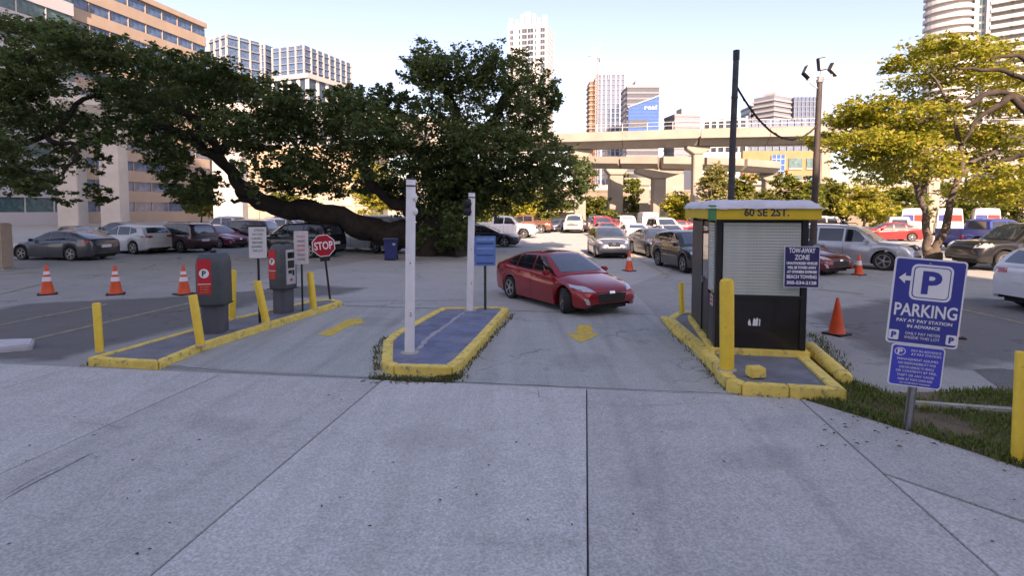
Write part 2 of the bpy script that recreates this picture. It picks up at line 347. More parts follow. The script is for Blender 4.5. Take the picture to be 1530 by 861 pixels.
# ------------------------------------------------------------------ traffic islands
BLUEC = mat('blue_grey_concrete', (.15,.19,.285), .85, var=.28, scale=2.5, bump=.3, bscale=60, dirt=(.23,.24,.27), dirt_amt=.48, dscale=2.2)
GREYT = mat('grey_island_concrete', (.17,.185,.21), .85, var=.22, scale=2.5, bump=.3, bscale=60, dirt=(.26,.26,.27), dirt_amt=.45, dscale=2.2)
def island(name, label, pts, ztop, kerb_w, topm, seglen=2.2, open_=()):
    t = thing(name, label, 'traffic island')
    poly = ccw([(p.x, p.y) for p in (G(*q, ztop) for q in pts)]); inn = inset(poly, kerb_w); n = len(poly)
    for i in range(n):
        if i in open_: continue
        a, b = Vector(poly[i]), Vector(poly[(i+1) % n]); c, d = Vector(inn[i]), Vector(inn[(i+1) % n])
        k = max(1, round((b-a).length/seglen)); gp = .006
        for j in range(k):
            f0 = j/k; f1 = (j+1)/k; e = gp/max(.05, (b-a).length)
            q = [a.lerp(b, f0+e), a.lerp(b, f1-e), c.lerp(d, f1-e), c.lerp(d, f0+e)]
            zz = ztop + rng.uniform(-.008, .006)
            MB().prism([tuple(v) for v in q], -.06, zz).build('kerb_stone', YEL2, t, bevel=.012)
    MB().prism(inset(poly, kerb_w*.8), -.05, ztop-.022).build('island_top', topm, t)
    return t, poly, inn
ZK = .15
isl_m, pm, im = island('traffic_island', 'pointed kerbed island with blue-grey top between the two lanes',
    [(570,541),(573,509),(586,497),(604,488),(649,464),(662,459),(746,458),(761,460),(727,500),(693,537),(676,549),(588,547)], ZK, .17, BLUEC)
isl_l, pl, il = island('traffic_island', 'long narrow yellow-kerbed island carrying the two parking pay stations',
    [(130,535),(237,541),(300,515),(420,478),(512,450),(497,446),(468,448),(335,478),(165,525)], .13, .13, GREYT)
isl_b, pb, ib = island('traffic_island', 'yellow-kerbed island under the attendant booth',
    [(996,475),(1035,510),(1068,546),(1084,566),(1108,575),(1180,579),(1266,584),(1204,530),(1150,478),(1060,462),(1010,466)], .17, .17, GREYT)
# worn pale scar down the middle of the lane island
strip('scar', [tuple(G(622,522,ZK)[:2]), tuple(G(640,503,ZK)[:2]), tuple(G(693,466,ZK)[:2])], .09, ZK-.017, mat('pale_concrete', (.36,.36,.38), .9, var=.2, scale=8), isl_m, .02)
# low second kerb beside the booth island
t = thing('kerb_block', 'low worn yellow kerb blocks lying beside the booth island', 'kerb')
for a, b in (((986,478),(1003,497)), ((1003,498),(1018,512))):
    p, q = G(*a), G(*b); d = (q-p).normalized(); s_ = Vector((-d.y, d.x, 0))*.16
    MB().prism([p[:2], q[:2], (q+s_)[:2], (p+s_)[:2]], 0, .09).build('kerb_stone', YEL2, t, bevel=.02)
# pale kerb end and white wheel stop at the far left
o = MB().prism([G(-20,530)[:2], G(-8,516)[:2], G(52,514)[:2], G(48,524)[:2]], -.05, .11).build('wheel_stop', mat('pale_stop', (.5,.5,.52), .85, var=.15), None, bevel=.03)
tag(o, 'white concrete wheel stop at the left edge of the lot', 'wheel stop')
# kerb between the grass and the asphalt, right
a, b = G(1362,603,.08), G(1560,618,.08); d = (b-a).normalized(); s_ = Vector((-d.y, d.x, 0))*.13
o = tag(MB().prism([a[:2], b[:2], (b+s_)[:2], (a+s_)[:2]], -.05, .09).build('kerb', mat('old_kerb', (.34,.33,.30), .9, var=.2, scale=6, dirt=(.45,.35,.1), dirt_amt=.42, dscale=4), None, bevel=.02), 'old grey kerb strip behind the roadside grass', 'kerb')

# ------------------------------------------------------------------ grass, weeds, litter
verge_poly = [(3.86,6.98), (4.44,5.93), (4.86,5.08), (5.3,4.3), (6.6,3.2), (8.5,3.0), (8.5,7.2), G(1515,585)[:2], G(1400,588)[:2], G(1330,590)[:2], G(1272,572)[:2], G(1210,512)[:2], G(1203,531)[:2], G(1268,600)[:2]]
verge = tag(MB().prism(verge_poly, -.05, .022).build('verge', SOIL), kind='structure')
def inside(x, y, poly):
    r = False; n = len(poly)
    for i in range(n):
        x0, y0 = poly[i][:2]; x1, y1 = poly[(i+1) % n][:2]
        if (y0 > y) != (y1 > y) and x < (x1-x0)*(y-y0)/(y1-y0)+x0: r = not r
    return r
def blades(name, pts, h, w, m, z0=.02, parent=None, spread=.7):
    P_ = np.array(pts); n = len(P_); ang = nr.uniform(0, 6.283, n); ln = h*nr.uniform(.4, 1.25, n); lean = nr.uniform(.15, spread, n)*ln; wd = w*nr.uniform(.6, 1.4, n)
    d = np.stack([np.cos(ang), np.sin(ang)], 1); s_ = np.stack([-d[:, 1], d[:, 0]], 1)
    v = np.zeros((n, 5, 3))
    b = P_[:, :2]
    v[:, 0, :2] = b - s_*wd[:, None]/2; v[:, 1, :2] = b + s_*wd[:, None]/2
    mid = b + d*lean[:, None]*.35
    v[:, 2, :2] = mid + s_*wd[:, None]*.42; v[:, 3, :2] = mid - s_*wd[:, None]*.42; v[:, 4, :2] = b + d*lean[:, None]
    v[:, 2, 2] = v[:, 3, 2] = ln*.6; v[:, 4, 2] = ln*np.clip(1-spread*.3, .3, 1); v[:, :, 2] += z0
    me = bpy.data.meshes.new(name); base = np.arange(n)[:, None]*5
    me.from_pydata(v.reshape(-1, 3).tolist(), [], [(i, i+1, i+2, i+3) for i in range(0, n*5, 5)] + [(i+3, i+2, i+4) for i in range(0, n*5, 5)])
    me.materials.append(m); return link(name, me, parent)
GRASSM = leaf_mat('grass_blades', [(.06,.10,.025),(.08,.14,.03),(.11,.17,.035),(.15,.20,.045),(.28,.23,.09)], .35)
from mathutils import noise as mn
pts = []
while len(pts) < 26000:
    x = rng.uniform(3.8, 8.5); y = rng.uniform(3.0, 9.5)
    if not inside(x, y, verge_poly): continue
    dn = mn.noise(Vector((x*1.3, y*1.3, 2)))
    x += rng.gauss(0, .035); y += rng.gauss(0, .035)
    if rng.random() > .52 + dn*1.5: continue
    pts.append((x, y))
tag(blades('grass', pts, .085, .012, GRASSM, .02), 'rough green grass around the parking sign', kind='stuff')
WEEDM = leaf_mat('weed_leaves', [(.05,.09,.02),(.07,.13,.03),(.13,.15,.04),(.22,.15,.06),(.16,.10,.045)], .2)
pts = []
def along(px, n, sd_, off=0):
    q = [G(*p) for p in px]
    for i in range(n):
        k = rng.randrange(len(q)-1); p = q[k].lerp(q[k+1], rng.random()); pts.append((p.x + rng.gauss(0, sd_)+off, p.y + rng.gauss(0, sd_)))
along([(560,566),(610,572),(660,570),(685,563)], 1300, .07); along([(562,556),(563,522),(575,505)], 200, .04); along([(690,560),(740,500),(768,470)], 300, .03)
along([(600,568),(640,572)], 500, .06)
tag(blades('weeds', pts, .065, .018, WEEDM, .0, None, .9), 'weeds and dead leaves along the lane island kerb', kind='stuff')
pts = []
along([(1086,586),(1050,545),(1000,498)], 160, .03); along([(1110,592),(1200,598),(1268,604)], 260, .05); along([(230,548),(130,545)], 160, .05); along([(240,545),(330,512),(510,456)], 160, .04)
along([(1215,500),(1260,555)], 500, .10)
tag(blades('weeds', pts, .07, .013, WEEDM, .0, None, .9), 'small weeds along the booth island and pay station kerbs', kind='stuff')
# fallen leaves and grit
mb = MB()
for i in range(230):
    if i < 120: x = rng.uniform(-6.5, 5.0); y = rng.uniform(3.4, 7.2); z = T+.004; s_ = rng.uniform(.006, .022)
    elif i < 170: q = G(rng.uniform(540, 700), rng.uniform(560, 578)); x, y, z, s_ = q.x, q.y, T+.006, rng.uniform(.015, .04)
    else: q = G(rng.uniform(1200, 1530), rng.uniform(590, 690)); x, y, z, s_ = q.x, q.y, .06, rng.uniform(.015, .04)
    a = rng.uniform(0, 6.3); c, s2 = math.cos(a)*s_, math.sin(a)*s_
    mb.add([(x-c, y-s2, z), (x+s2*.5, y-c*.5, z+s_*.4), (x+c, y+s2, z+s_*.1), (x-s2*.5, y+c*.5, z+s_*.3)], [(0,1,2,3)])
tag(mb.build('litter', leaf_mat('dead_leaf', [(.02,.018,.015),(.05,.035,.02),(.12,.07,.03),(.03,.03,.03)], .1)), 'scattered dead leaves and grit on the concrete apron', kind='stuff')
# ------------------------------------------------------------------ cars
def it(pts, x):
    p = sorted(pts); return float(np.interp(x, [a for a, _ in p], [b for _, b in p]))
def smooth_pts(pts, it_=2):
    for _ in range(it_):
        q = [pts[0]]
        for a, b in zip(pts[:-1], pts[1:]):
            q += [(a[0]*.75+b[0]*.25, a[1]*.75+b[1]*.25), (a[0]*.25+b[0]*.75, a[1]*.25+b[1]*.75)]
        q.append(pts[-1]); pts = q
    return pts
def body_mesh(t):
    hl, W2, r, clr = t['L']/2, t['W']/2, t['r'], t['clr']; R = r + t.get('arch', .055)
    xs = set(np.linspace(-hl+.35, hl-.35, 15).round(3))
    for xa in (t['fa'], t['ra']):
        xs -= {x for x in xs if abs(x-xa) < R+.03}
        xs |= {round(xa + R*math.cos(k*math.pi/10), 4) for k in range(11)} | {round(xa+R+.004, 4), round(xa-R-.004, 4)}
    xs |= {-hl, -hl+.03, -hl+.09, -hl+.2, hl-.2, hl-.09, hl-.03, hl}
    xs = sorted(xs); top = smooth_pts(sorted(t['top']), 2); sh = sorted(t['sh']); mb = MB(); n = 8; rings = []
    for x in xs:
        e = hl-abs(x); sq = t.get('sq', 0)
        w = W2*(1 - (.13-.09*sq)*max(0, 1-e/(.9-.5*sq))**2)
        end = max(0, 1-e/.10)
        w *= 1 - (.10-.06*sq)*end**2
        zb = clr + (.05 if e < .5 else 0) + .10*end
        for xa in (t['fa'], t['ra']):
            if abs(x-xa) <= R+1e-4: zb = max(zb, r + math.sqrt(max(0, R*R-(x-xa)**2)))
        zt = it(top, x); zs = min(it(sh, x), zt-.01)
        H_ = zs-zb; tw = t.get('tuck', .03)
        ring = [(w-.17, zb), (w-.02-tw*.5, zb), (w-.004, zb+H_*.30), (w, zb+H_*.62), (w-.012, zb+H_*.80), (w-.05, zs-.012), (w-.11, zs + (zt-zs)*.45), (w*.55, zs+(zt-zs)*.9), (0, zt)]
        rings.append(ring)
    k = len(rings[0]); full = []
    for x, ring in zip(xs, rings):
        full.append([(x, y, z) for y, z in ring] + [(x, -y, z) for y, z in ring[-2::-1]])
    m = len(full[0])
    mb.v = [p for rr in full for p in rr]
    for i in range(len(full)-1):
        for j in range(m-1): mb.f.append((i*m+j, (i+1)*m+j, (i+1)*m+j+1, i*m+j+1))
    mb.f.append(tuple(range(m))); mb.f.append(tuple((len(full)-1)*m + j for j in range(m-1, -1, -1)))
    mb.m = [0]*len(mb.f); return mb
def cabin_mesh(t):
    cab = smooth_pts(sorted(t['cab']), 2) if not t.get('hardcab') else sorted(t['cab'])
    if t.get('hardcab'):
        q = []
        for a, b in zip(cab[:-1], cab[1:]):
            q += [(a[0]+(b[0]-a[0])*f, a[1]+(b[1]-a[1])*f) for f in (0, .06, .5, .94)]
        cab = q + [cab[-1]]
    W2, Hh = t['W']/2, t['H']; wt = W2 - t.get('tumble', .25); mb = MB(); full = []
    for x, z in cab:
        zb = it(t['sh'], x) - .06; z = max(z, zb+.01); wb = W2-.06
        def wz(q): return wb + (wt-wb)*max(0, min(1, (q-zb)/(Hh-zb)))**1.25
        e = min(.07, (z-zb)*.35)
        half = [(wb, zb), (wz(zb+(z-zb)*.33), zb+(z-zb)*.33), (wz(zb+(z-zb)*.66), zb+(z-zb)*.66), (wz(z-e), z-e), (wz(z)-e*.9, z-.012 if e > .03 else z), (wz(z)*.5, z+.010), (0, z+.016)]
        full.append([(x, y, q) for y, q in half] + [(x, -y, q) for y, q in half[-2::-1]])
    m = len(full[0]); mb.v = [p for rr in full for p in rr]
    for i in range(len(full)-1):
        for j in range(m-1): mb.f.append((i*m+j, (i+1)*m+j, (i+1)*m+j+1, i*m+j+1))
    mb.f.append(tuple(range(m))); mb.f.append(tuple((len(full)-1)*m + j for j in range(m-1, -1, -1))); mb.m = [0]*len(mb.f); return mb
def wheel_meshes(r, w=.21):
    R90 = Matrix.Rotation(rad(-90), 4, 'X')
    ty = MB().lathe([(r*.66,-w*.42),(r*.80,-w/2),(r*.93,-w/2),(r*.985,-w*.40),(r,-w*.2),(r,w*.2),(r*.985,w*.40),(r*.93,w/2),(r*.80,w/2),(r*.66,w*.42)], 26, 0, R90).mesh('tyre', [TYRE], 35)
    b = MB(); b.lathe([(r*.70,-w*.38),(r*.70,-w*.46),(r*.64,-w*.46),(r*.63,-w*.30)], 26, 0, R90)
    b.lathe([(r*.69,w*.38),(r*.69,-w*.16),(.001,-w*.16)], 22, 1, R90)
    for k in range(5):
        for off in (-.12, .12):
            M = Matrix.Rotation(2*math.pi*k/5+off, 4, 'Y'); b.box((r*.10,-w*.43,-r*.035), (r*.66,-w*.30,r*.035), 0, M)
    b.lathe([(r*.17,-w*.28),(r*.17,-w*.45),(r*.10,-w*.49)], 12, 0, R90)
    rm = b.mesh('rim', [RIM, BLK], 35); return ty, rm
def panel_fn(bvhs):
    def panel(q, axis, n=5, m=4, off=.006, sgn=1, solid=True):
        """q: four corners (2-D, in order) projected along an axis on to the car's skin"""
        mb = MB(); q = [Vector((*c, 0)) for c in q]; P_ = []
        for j in range(m+1):
            for i in range(n+1):
                p = q[0].lerp(q[1], i/n).lerp(q[3].lerp(q[2], i/n), j/m)
                if axis == 'x': o, d = Vector((sgn*6, p.x, p.y)), Vector((-sgn, 0, 0))
                elif axis == 'y': o, d = Vector((p.x, sgn*4, p.y)), Vector((0, -sgn, 0))
                else: o, d = Vector((p.x, p.y, 5)), Vector((0, 0, -1))
                best = None
                for b in bvhs:
                    h = b.ray_cast(o, d)
                    if h[0] is not None and (best is None or h[3] < best[3]): best = h
                if best is None: return None
                nn = best[1] if best[1].dot(d) < 0 else -best[1]
                P_.append((best[0] + nn*off, best[0] - nn*.012))
        k = len(P_); w = n+1; mb.v = [tuple(a) for a, _ in P_] + [tuple(b) for _, b in P_]
        for j in range(m):
            for i in range(n): mb.f.append((j*w+i, j*w+i+1, (j+1)*w+i+1, (j+1)*w+i))
        ring = list(range(n)) + [j*w+n for j in range(m)] + [m*w+i for i in range(n, 0, -1)] + [j*w for j in range(m, 0, -1)]
        for a, b in zip(ring, ring[1:]+ring[:1]): mb.f.append((a, a+k, b+k, b))
        mb.m = [0]*len(mb.f)
        bm = bmesh.new(); me = mb.mesh('panel'); bm.from_mesh(me); bmesh.ops.recalc_face_normals(bm, faces=bm.faces); bm.to_mesh(me); bm.free()
        me.shade_smooth(); me.set_sharp_from_angle(angle=rad(40)); return me
    return panel
TYPES = {}
def car_type(key, t):
    b, c = body_mesh(t), cabin_mesh(t)
    def bv(mb): return BVHTree.FromPolygons([Vector(v) for v in mb.v], mb.f)
    panel = panel_fn([bv(b), bv(c)]); bm_ = b.mesh('body', [], 38); cm = c.mesh('cabin', [], 38)
    for me in (bm_, cm):
        q = bmesh.new(); q.from_mesh(me); bmesh.ops.recalc_face_normals(q, faces=q.faces); q.to_mesh(me); q.free(); me.shade_smooth(); me.set_sharp_from_angle(angle=rad(38)); me.materials.append(None)
    parts = [('body', bm_, 'P', None), ('roof', cm, 'P', None)]
    def add(name, me, m):
        if me is None: return
        me.name = name; me.materials.append(None if m == 'P' else m); parts.append((name, me, 'P' if m == 'P' else None, None))
    hl, W2 = t['L']/2, t['W']/2
    und = MB().box((-hl+.22, -W2+.26, t['clr']-.02), (hl-.22, W2-.26, min(.62, it(t['top'], 0)-.1)))
    add('underbody', und.mesh('u'), BLK)
    add('windscreen', panel(t['ws'], 'x', 6, 4, .007, 1), WSCR)
    if t.get('rw'): add('rear_window', panel(t['rw'], 'x', 6, 4, .007, -1), WSCR)
    for s_ in (1, -1):
        for w in t['sw']: add('side_window', panel(w, 'y', 4, 4, .007, s_), GLASS)
        for x in t.get('seams', ()):
            z0 = t['clr']+.09; z1 = it(t['sh'], x)-.03
            add('door_seam', panel([(x-.006, z0), (x+.006, z0), (x+.006, z1), (x-.006, z1)], 'y', 1, 5, .0025, s_), BLK)
        for x in t.get('handles', ()):
            z = it(t['sh'], x)-.10; add('door_handle', panel([(x-.10, z-.015), (x+.10, z-.015), (x+.10, z+.015), (x-.10, z+.015)], 'y', 2, 1, .03, s_), 'P')
        hq = [(s_*y, z) for y, z in t['hl']]; add('headlight', panel(hq, 'x', 5, 2, .010, 1), LAMP)
        tq = [(s_*y, z) for y, z in t['tl']]; add('taillight', panel(tq, 'x', 4, 2, .010, -1), TAIL)
        if t.get('tls'): add('taillight', panel(t['tls'], 'y', 3, 2, .010, s_), TAIL)
        if t.get('hls'): add('headlight', panel(t['hls'], 'y', 3, 2, .010, s_), LAMP)
        if t.get('fog'): add('fog_light', panel([(s_*y, z) for y, z in t['fog']], 'x', 2, 2, .010, 1), LAMP)
        zc = it(t['sh'], t['mir'])
        mm = MB().box((t['mir']-.06, s_*(W2-.04) if s_ > 0 else -W2-.17, zc+.03), (t['mir']+.07, W2+.17 if s_ > 0 else s_*(W2-.04), zc+.17)).mesh('mirror', [], None, .035, 2)
        add('mirror', mm, 'P' if t.get('mirp', True) else BLK)
    for g_ in t['gr']: add('grille', panel(g_, 'x', 6, 3, .008, 1), BLK)
    if t.get('badge'): add('badge', panel(t['badge'], 'x', 3, 2, .02, 1), CHROME)
    for q in t.get('trim', ()): add('bumper_trim', panel(q[0], 'x', 6, 2, .012, q[1]), q[2])
    if t.get('plate'): add('number_plate', panel(t['plate'], 'x', 2, 1, .014, -1), SIGNW)
    if t.get('bed'):
        x0, x1, z0, z1 = t['bed']
        bb = MB(); wv = W2-.05
        for s_ in (1, -1): bb.box((x0, s_*wv - (.09 if s_ > 0 else 0), z0), (x1, s_*wv + (0 if s_ > 0 else .09), z1))
        bb.box((x0, -wv, z0), (x0+.08, wv, z1)); add('bed_wall', bb.mesh('bw', [], None, .02), 'P')
    if t.get('sun'): add('sunroof', panel(t['sun'], 'z', 4, 3, .006), GLASS)
    if t.get('rack'):
        rk = MB()
        for s_ in (1, -1):
            y = s_*(W2-.30); xa, xb = t['rack']; rk.tube([(xa, y, t['H']-.02), (xa+.1, y, t['H']+.05), (xb-.1, y, t['H']+.05), (xb, y, t['H']-.02)], .018, 6)
        add('roof_rail', rk.mesh('rr', [], 40), BLK)
    for q in t.get('stripes', ()):
        for s_ in (1, -1): add('stripe', panel(q[0], 'y', 6, 1, .004, s_), q[1])
    for q in t.get('decals', ()): add('printed_panel', panel(q[0], 'x', 4, 2, .016, q[1]), q[2])
    ty, rm = wheel_meshes(t['r'], t.get('tw', .21))
    TYPES[key] = dict(t=t, parts=parts, ty=ty, rm=rm)
NCAR = 0
def car(key, x, y, th, col, label, name='parked_car', cat='car', group='cars parked in the lot', metal=.25, steer=0.0, rimm=None, detail=True, paint_m=None, scale=1.0):
    T_ = TYPES[key]; t = T_['t']; pm_ = paint_m or paint(col, metal)
    root = thing(name, label, cat, (x, y, 0), rad(th), group); root.scale = (scale,)*3
    for nm, me, p, _ in T_['parts']:
        if not detail and nm in ('door_seam', 'door_handle', 'badge', 'fog_light'): continue
        o = link(nm, me, root)
        if p == 'P':
            o.material_slots[0].link = 'OBJECT'; o.material_slots[0].material = pm_
    for xa, st in ((t['fa'], steer), (t['ra'], 0)):
        for s_ in (1, -1):
            w = link('wheel', None, root, (xa, s_*(t['W']/2-.115), t['r']), (0, 0, rad(st) + (0 if s_ < 0 else math.pi)))
            link('tyre', T_['ty'], w); link('rim', T_['rm'], w)
    return root
BLUEST = mat('blue_stripe', (.02,.04,.16), .4); REDP = mat('red_print', (.60,.05,.04), .45, var=.3, scale=14); NAVYP = mat('navy_print', (.05,.06,.22), .45, var=.3, scale=14)
GREYTR = mat('grey_plastic', (.05,.05,.052), .6, var=.2)
car_type('sedan', dict(L=4.57, W=1.80, H=1.44, fa=1.425, ra=-1.275, r=.325, clr=.17, tuck=.05,
    top=[(2.285,.58),(2.25,.66),(2.0,.77),(1.5,.88),(1.0,.96),(-1.7,1.05),(-2.15,1.04),(-2.25,.98),(-2.285,.90)],
    sh=[(2.285,.52),(2.0,.69),(1.2,.85),(0,.92),(-1.8,.99),(-2.2,.97),(-2.285,.84)],
    cab=[(1.18,.93),(.30,1.36),(.05,1.425),(-.45,1.44),(-1.0,1.37),(-1.95,1.04)], tumble=.27,
    ws=[(-.66,.99),(.66,.99),(.50,1.37),(-.50,1.37)], rw=[(.58,1.09),(-.58,1.09),(-.46,1.33),(.46,1.33)],
    sw=[[(.98,.955),(-.02,.965),(.0,1.355),(.30,1.33)], [(-.10,.97),(-.92,.99),(-.82,1.33),(-.08,1.36)], [(-.98,.99),(-1.45,1.05),(-1.15,1.23),(-.90,1.30)]],
    seams=(1.02,-.06,-.98), handles=(.12,-.82), mir=.80,
    hl=[(.48,.60),(.80,.63),(.86,.76),(.60,.715)], hls=[(2.05,.66),(1.72,.70),(1.66,.76),(2.0,.73)],
    tl=[(.46,.80),(.86,.82),(.88,.94),(.50,.93)], tls=[(-2.15,.80),(-1.92,.86),(-1.92,.93),(-2.15,.94)],
    fog=[(.66,.32),(.74,.32),(.80,.48),(.72,.46)],
    gr=[[(-.40,.34),(.40,.34),(.46,.60),(-.46,.60)], [(-.62,.22),(.62,.22),(.55,.29),(-.55,.29)]], badge=[(-.08,.555),(.08,.555),(.08,.61),(-.08,.61)],
    plate=[(-.26,.62),(.26,.62),(.26,.76),(-.26,.76)], sun=[(.0,-.40),(-.62,-.40),(-.62,.40),(.0,.40)]))
car_type('sedan2', dict(L=4.88, W=1.86, H=1.45, fa=1.50, ra=-1.33, r=.34, clr=.16, tuck=.05,
    top=[(2.44,.60),(2.40,.70),(2.1,.82),(1.5,.91),(.9,.98),(-1.8,1.10),(-2.3,1.10),(-2.42,1.02),(-2.44,.92)],
    sh=[(2.44,.52),(2.0,.73),(1.2,.87),(0,.94),(-1.8,1.03),(-2.3,1.02),(-2.44,.85)],
    cab=[(1.15,.95),(.25,1.37),(.0,1.435),(-.5,1.45),(-1.1,1.38),(-2.1,1.08)], tumble=.28,
    ws=[(-.68,1.01),(.68,1.01),(.50,1.38),(-.50,1.38)], rw=[(.60,1.14),(-.60,1.14),(-.46,1.35),(.46,1.35)],
    sw=[[(.95,.975),(-.05,.985),(-.02,1.365),(.28,1.345)], [(-.13,.99),(-1.0,1.02),(-.90,1.345),(-.11,1.37)], [(-1.05,1.03),(-1.55,1.09),(-1.25,1.25),(-.96,1.32)]],
    seams=(1.02,-.09,-1.05), handles=(.12,-.88), mir=.78,
    hl=[(.46,.64),(.82,.66),(.88,.78),(.55,.75)], hls=[(2.2,.68),(1.85,.73),(1.85,.79),(2.15,.77)],
    tl=[(.40,.84),(.88,.86),(.90,1.0),(.42,.97)], tls=[(-2.3,.84),(-1.95,.90),(-1.95,.99),(-2.3,1.0)],
    gr=[[(-.44,.40),(.44,.40),(.50,.64),(-.50,.64)], [(-.7,.24),(.7,.24),(.6,.33),(-.6,.33)]], badge=[(-.07,.60),(.07,.60),(.07,.66),(-.07,.66)],
    plate=[(-.26,.62),(.26,.62),(.26,.76),(-.26,.76)], trim=[([(.75,.30),(-.75,.30),(-.75,.40),(.75,.40)], -1, GREYTR)]))
car_type('hatch', dict(L=4.45, W=1.77, H=1.56, fa=1.36, ra=-1.34, r=.32, clr=.17,
    top=[(2.22,.62),(2.17,.76),(1.9,.90),(1.5,.98),(1.1,1.04),(-1.9,1.05),(-2.15,1.03),(-2.22,.9)],
    sh=[(2.22,.55),(1.9,.80),(1.2,.93),(0,.98),(-1.8,1.02),(-2.22,.86)],
    cab=[(1.45,1.0),(.45,1.46),(.1,1.54),(-.5,1.56),(-1.5,1.48),(-1.9,1.40),(-2.16,1.0)], tumble=.27,
    ws=[(-.68,1.08),(.68,1.08),(.52,1.47),(-.52,1.47)], rw=[(.62,1.08),(-.62,1.08),(-.50,1.40),(.50,1.40)],
    sw=[[(1.10,1.02),(.02,1.02),(.05,1.45),(.45,1.42)], [(-.06,1.02),(-.95,1.05),(-.90,1.44),(-.03,1.46)], [(-1.02,1.06),(-1.55,1.14),(-1.45,1.35),(-.97,1.43)]],
    seams=(1.15,-.02,-1.0), handles=(.18,-.80), mir=1.0,
    hl=[(.52,.74),(.80,.78),(.84,.93),(.62,.88)], tl=[(.62,.80),(.84,.80),(.84,1.25),(.70,1.25)], tls=[(-2.1,.85),(-1.9,.9),(-1.88,1.2),(-2.05,1.2)],
    gr=[[(-.34,.62),(.34,.62),(.26,.80),(-.26,.80)], [(-.66,.27),(.66,.27),(.60,.42),(-.60,.42)]], badge=[(-.08,.70),(.08,.70),(.08,.80),(-.08,.80)],
    trim=[([(-.60,.60),(-.34,.56),(-.30,.66),(-.58,.78)], 1, CHROME), ([(.60,.60),(.34,.56),(.30,.66),(.58,.78)], 1, CHROME)], plate=[(-.26,.75),(.26,.75),(.26,.89),(-.26,.89)]))
car_type('suv', dict(L=4.75, W=1.90, H=1.78, fa=1.42, ra=-1.37, r=.375, clr=.24, sq=.7, arch=.07, tw=.25,
    top=[(2.37,.72),(2.33,.95),(2.1,1.04),(1.5,1.10),(1.1,1.13),(-2.2,1.13),(-2.34,1.05),(-2.37,.95)],
    sh=[(2.37,.65),(2.1,.98),(1.2,1.04),(0,1.06),(-2.2,1.08),(-2.37,.95)],
    cab=[(1.20,1.08),(.50,1.62),(.25,1.72),(-.5,1.78),(-1.7,1.76),(-2.15,1.68),(-2.32,1.1)], tumble=.22,
    ws=[(-.72,1.16),(.72,1.16),(.58,1.64),(-.58,1.64)], rw=[(.64,1.18),(-.64,1.18),(-.56,1.60),(.56,1.60)],
    sw=[[(.88,1.10),(.02,1.10),(.05,1.62),(.46,1.58)], [(-.06,1.10),(-.98,1.10),(-.95,1.63),(-.03,1.63)], [(-1.07,1.11),(-1.95,1.15),(-1.85,1.58),(-1.04,1.62)]],
    seams=(1.0,-.02,-1.03), handles=(.15,-.84), mir=.80, rack=(-1.9,.1),
    hl=[(.56,.84),(.84,.86),(.86,1.0),(.60,1.0)], hls=[(2.2,.86),(1.95,.90),(1.95,1.0),(2.15,1.0)], tl=[(.70,.86),(.89,.86),(.89,1.30),(.74,1.30)], tls=[(-2.28,.88),(-2.15,.88),(-2.13,1.28),(-2.22,1.28)],
    gr=[[(-.50,.80),(.50,.80),(.52,1.0),(-.52,1.0)], [(-.55,.42),(.55,.42),(.6,.58),(-.6,.58)]], badge=[(-.08,.87),(.08,.87),(.08,.95),(-.08,.95)],
    trim=[([(.86,.32),(-.86,.32),(-.86,.62),(.86,.62)], -1, GREYTR)], plate=[(-.26,.68),(.26,.68),(.26,.82),(-.26,.82)]))
car_type('crossover', dict(L=4.45, W=1.84, H=1.62, fa=1.36, ra=-1.28, r=.35, clr=.20, sq=.35, arch=.075,
    top=[(2.22,.64),(2.18,.80),(1.9,.94),(1.4,1.02),(1.0,1.06),(-1.9,1.10),(-2.18,1.05),(-2.22,.92)],
    sh=[(2.22,.58),(1.9,.86),(1.2,.97),(0,1.01),(-1.9,1.07),(-2.22,.90)],
    cab=[(1.22,1.02),(.45,1.48),(.15,1.58),(-.5,1.62),(-1.5,1.54),(-1.85,1.48),(-2.14,1.08)], tumble=.27,
    ws=[(-.70,1.10),(.70,1.10),(.54,1.50),(-.54,1.50)], rw=[(.62,1.16),(-.62,1.16),(-.52,1.46),(.52,1.46)],
    sw=[[(.95,1.05),(.02,1.05),(.05,1.51),(.44,1.47)], [(-.06,1.05),(-.95,1.08),(-.90,1.49),(-.03,1.52)], [(-1.02,1.10),(-1.50,1.20),(-1.40,1.40),(-.96,1.47)]],
    seams=(1.05,-.02,-1.0), handles=(.16,-.80), mir=.86,
    hl=[(.50,.74),(.82,.76),(.86,.88),(.56,.85)], tl=[(.40,.92),(.86,.90),(.88,1.02),(.44,1.02)], tls=[(-2.1,.92),(-1.85,.97),(-1.85,1.04),(-2.1,1.03)],
    gr=[[(-.48,.50),(.48,.50),(.50,.80),(-.50,.80)]], trim=[([(.86,.26),(-.86,.26),(-.86,.66),(.86,.66)], -1, GREYTR)], plate=[(-.26,.70),(.26,.70),(.26,.84),(-.26,.84)]))
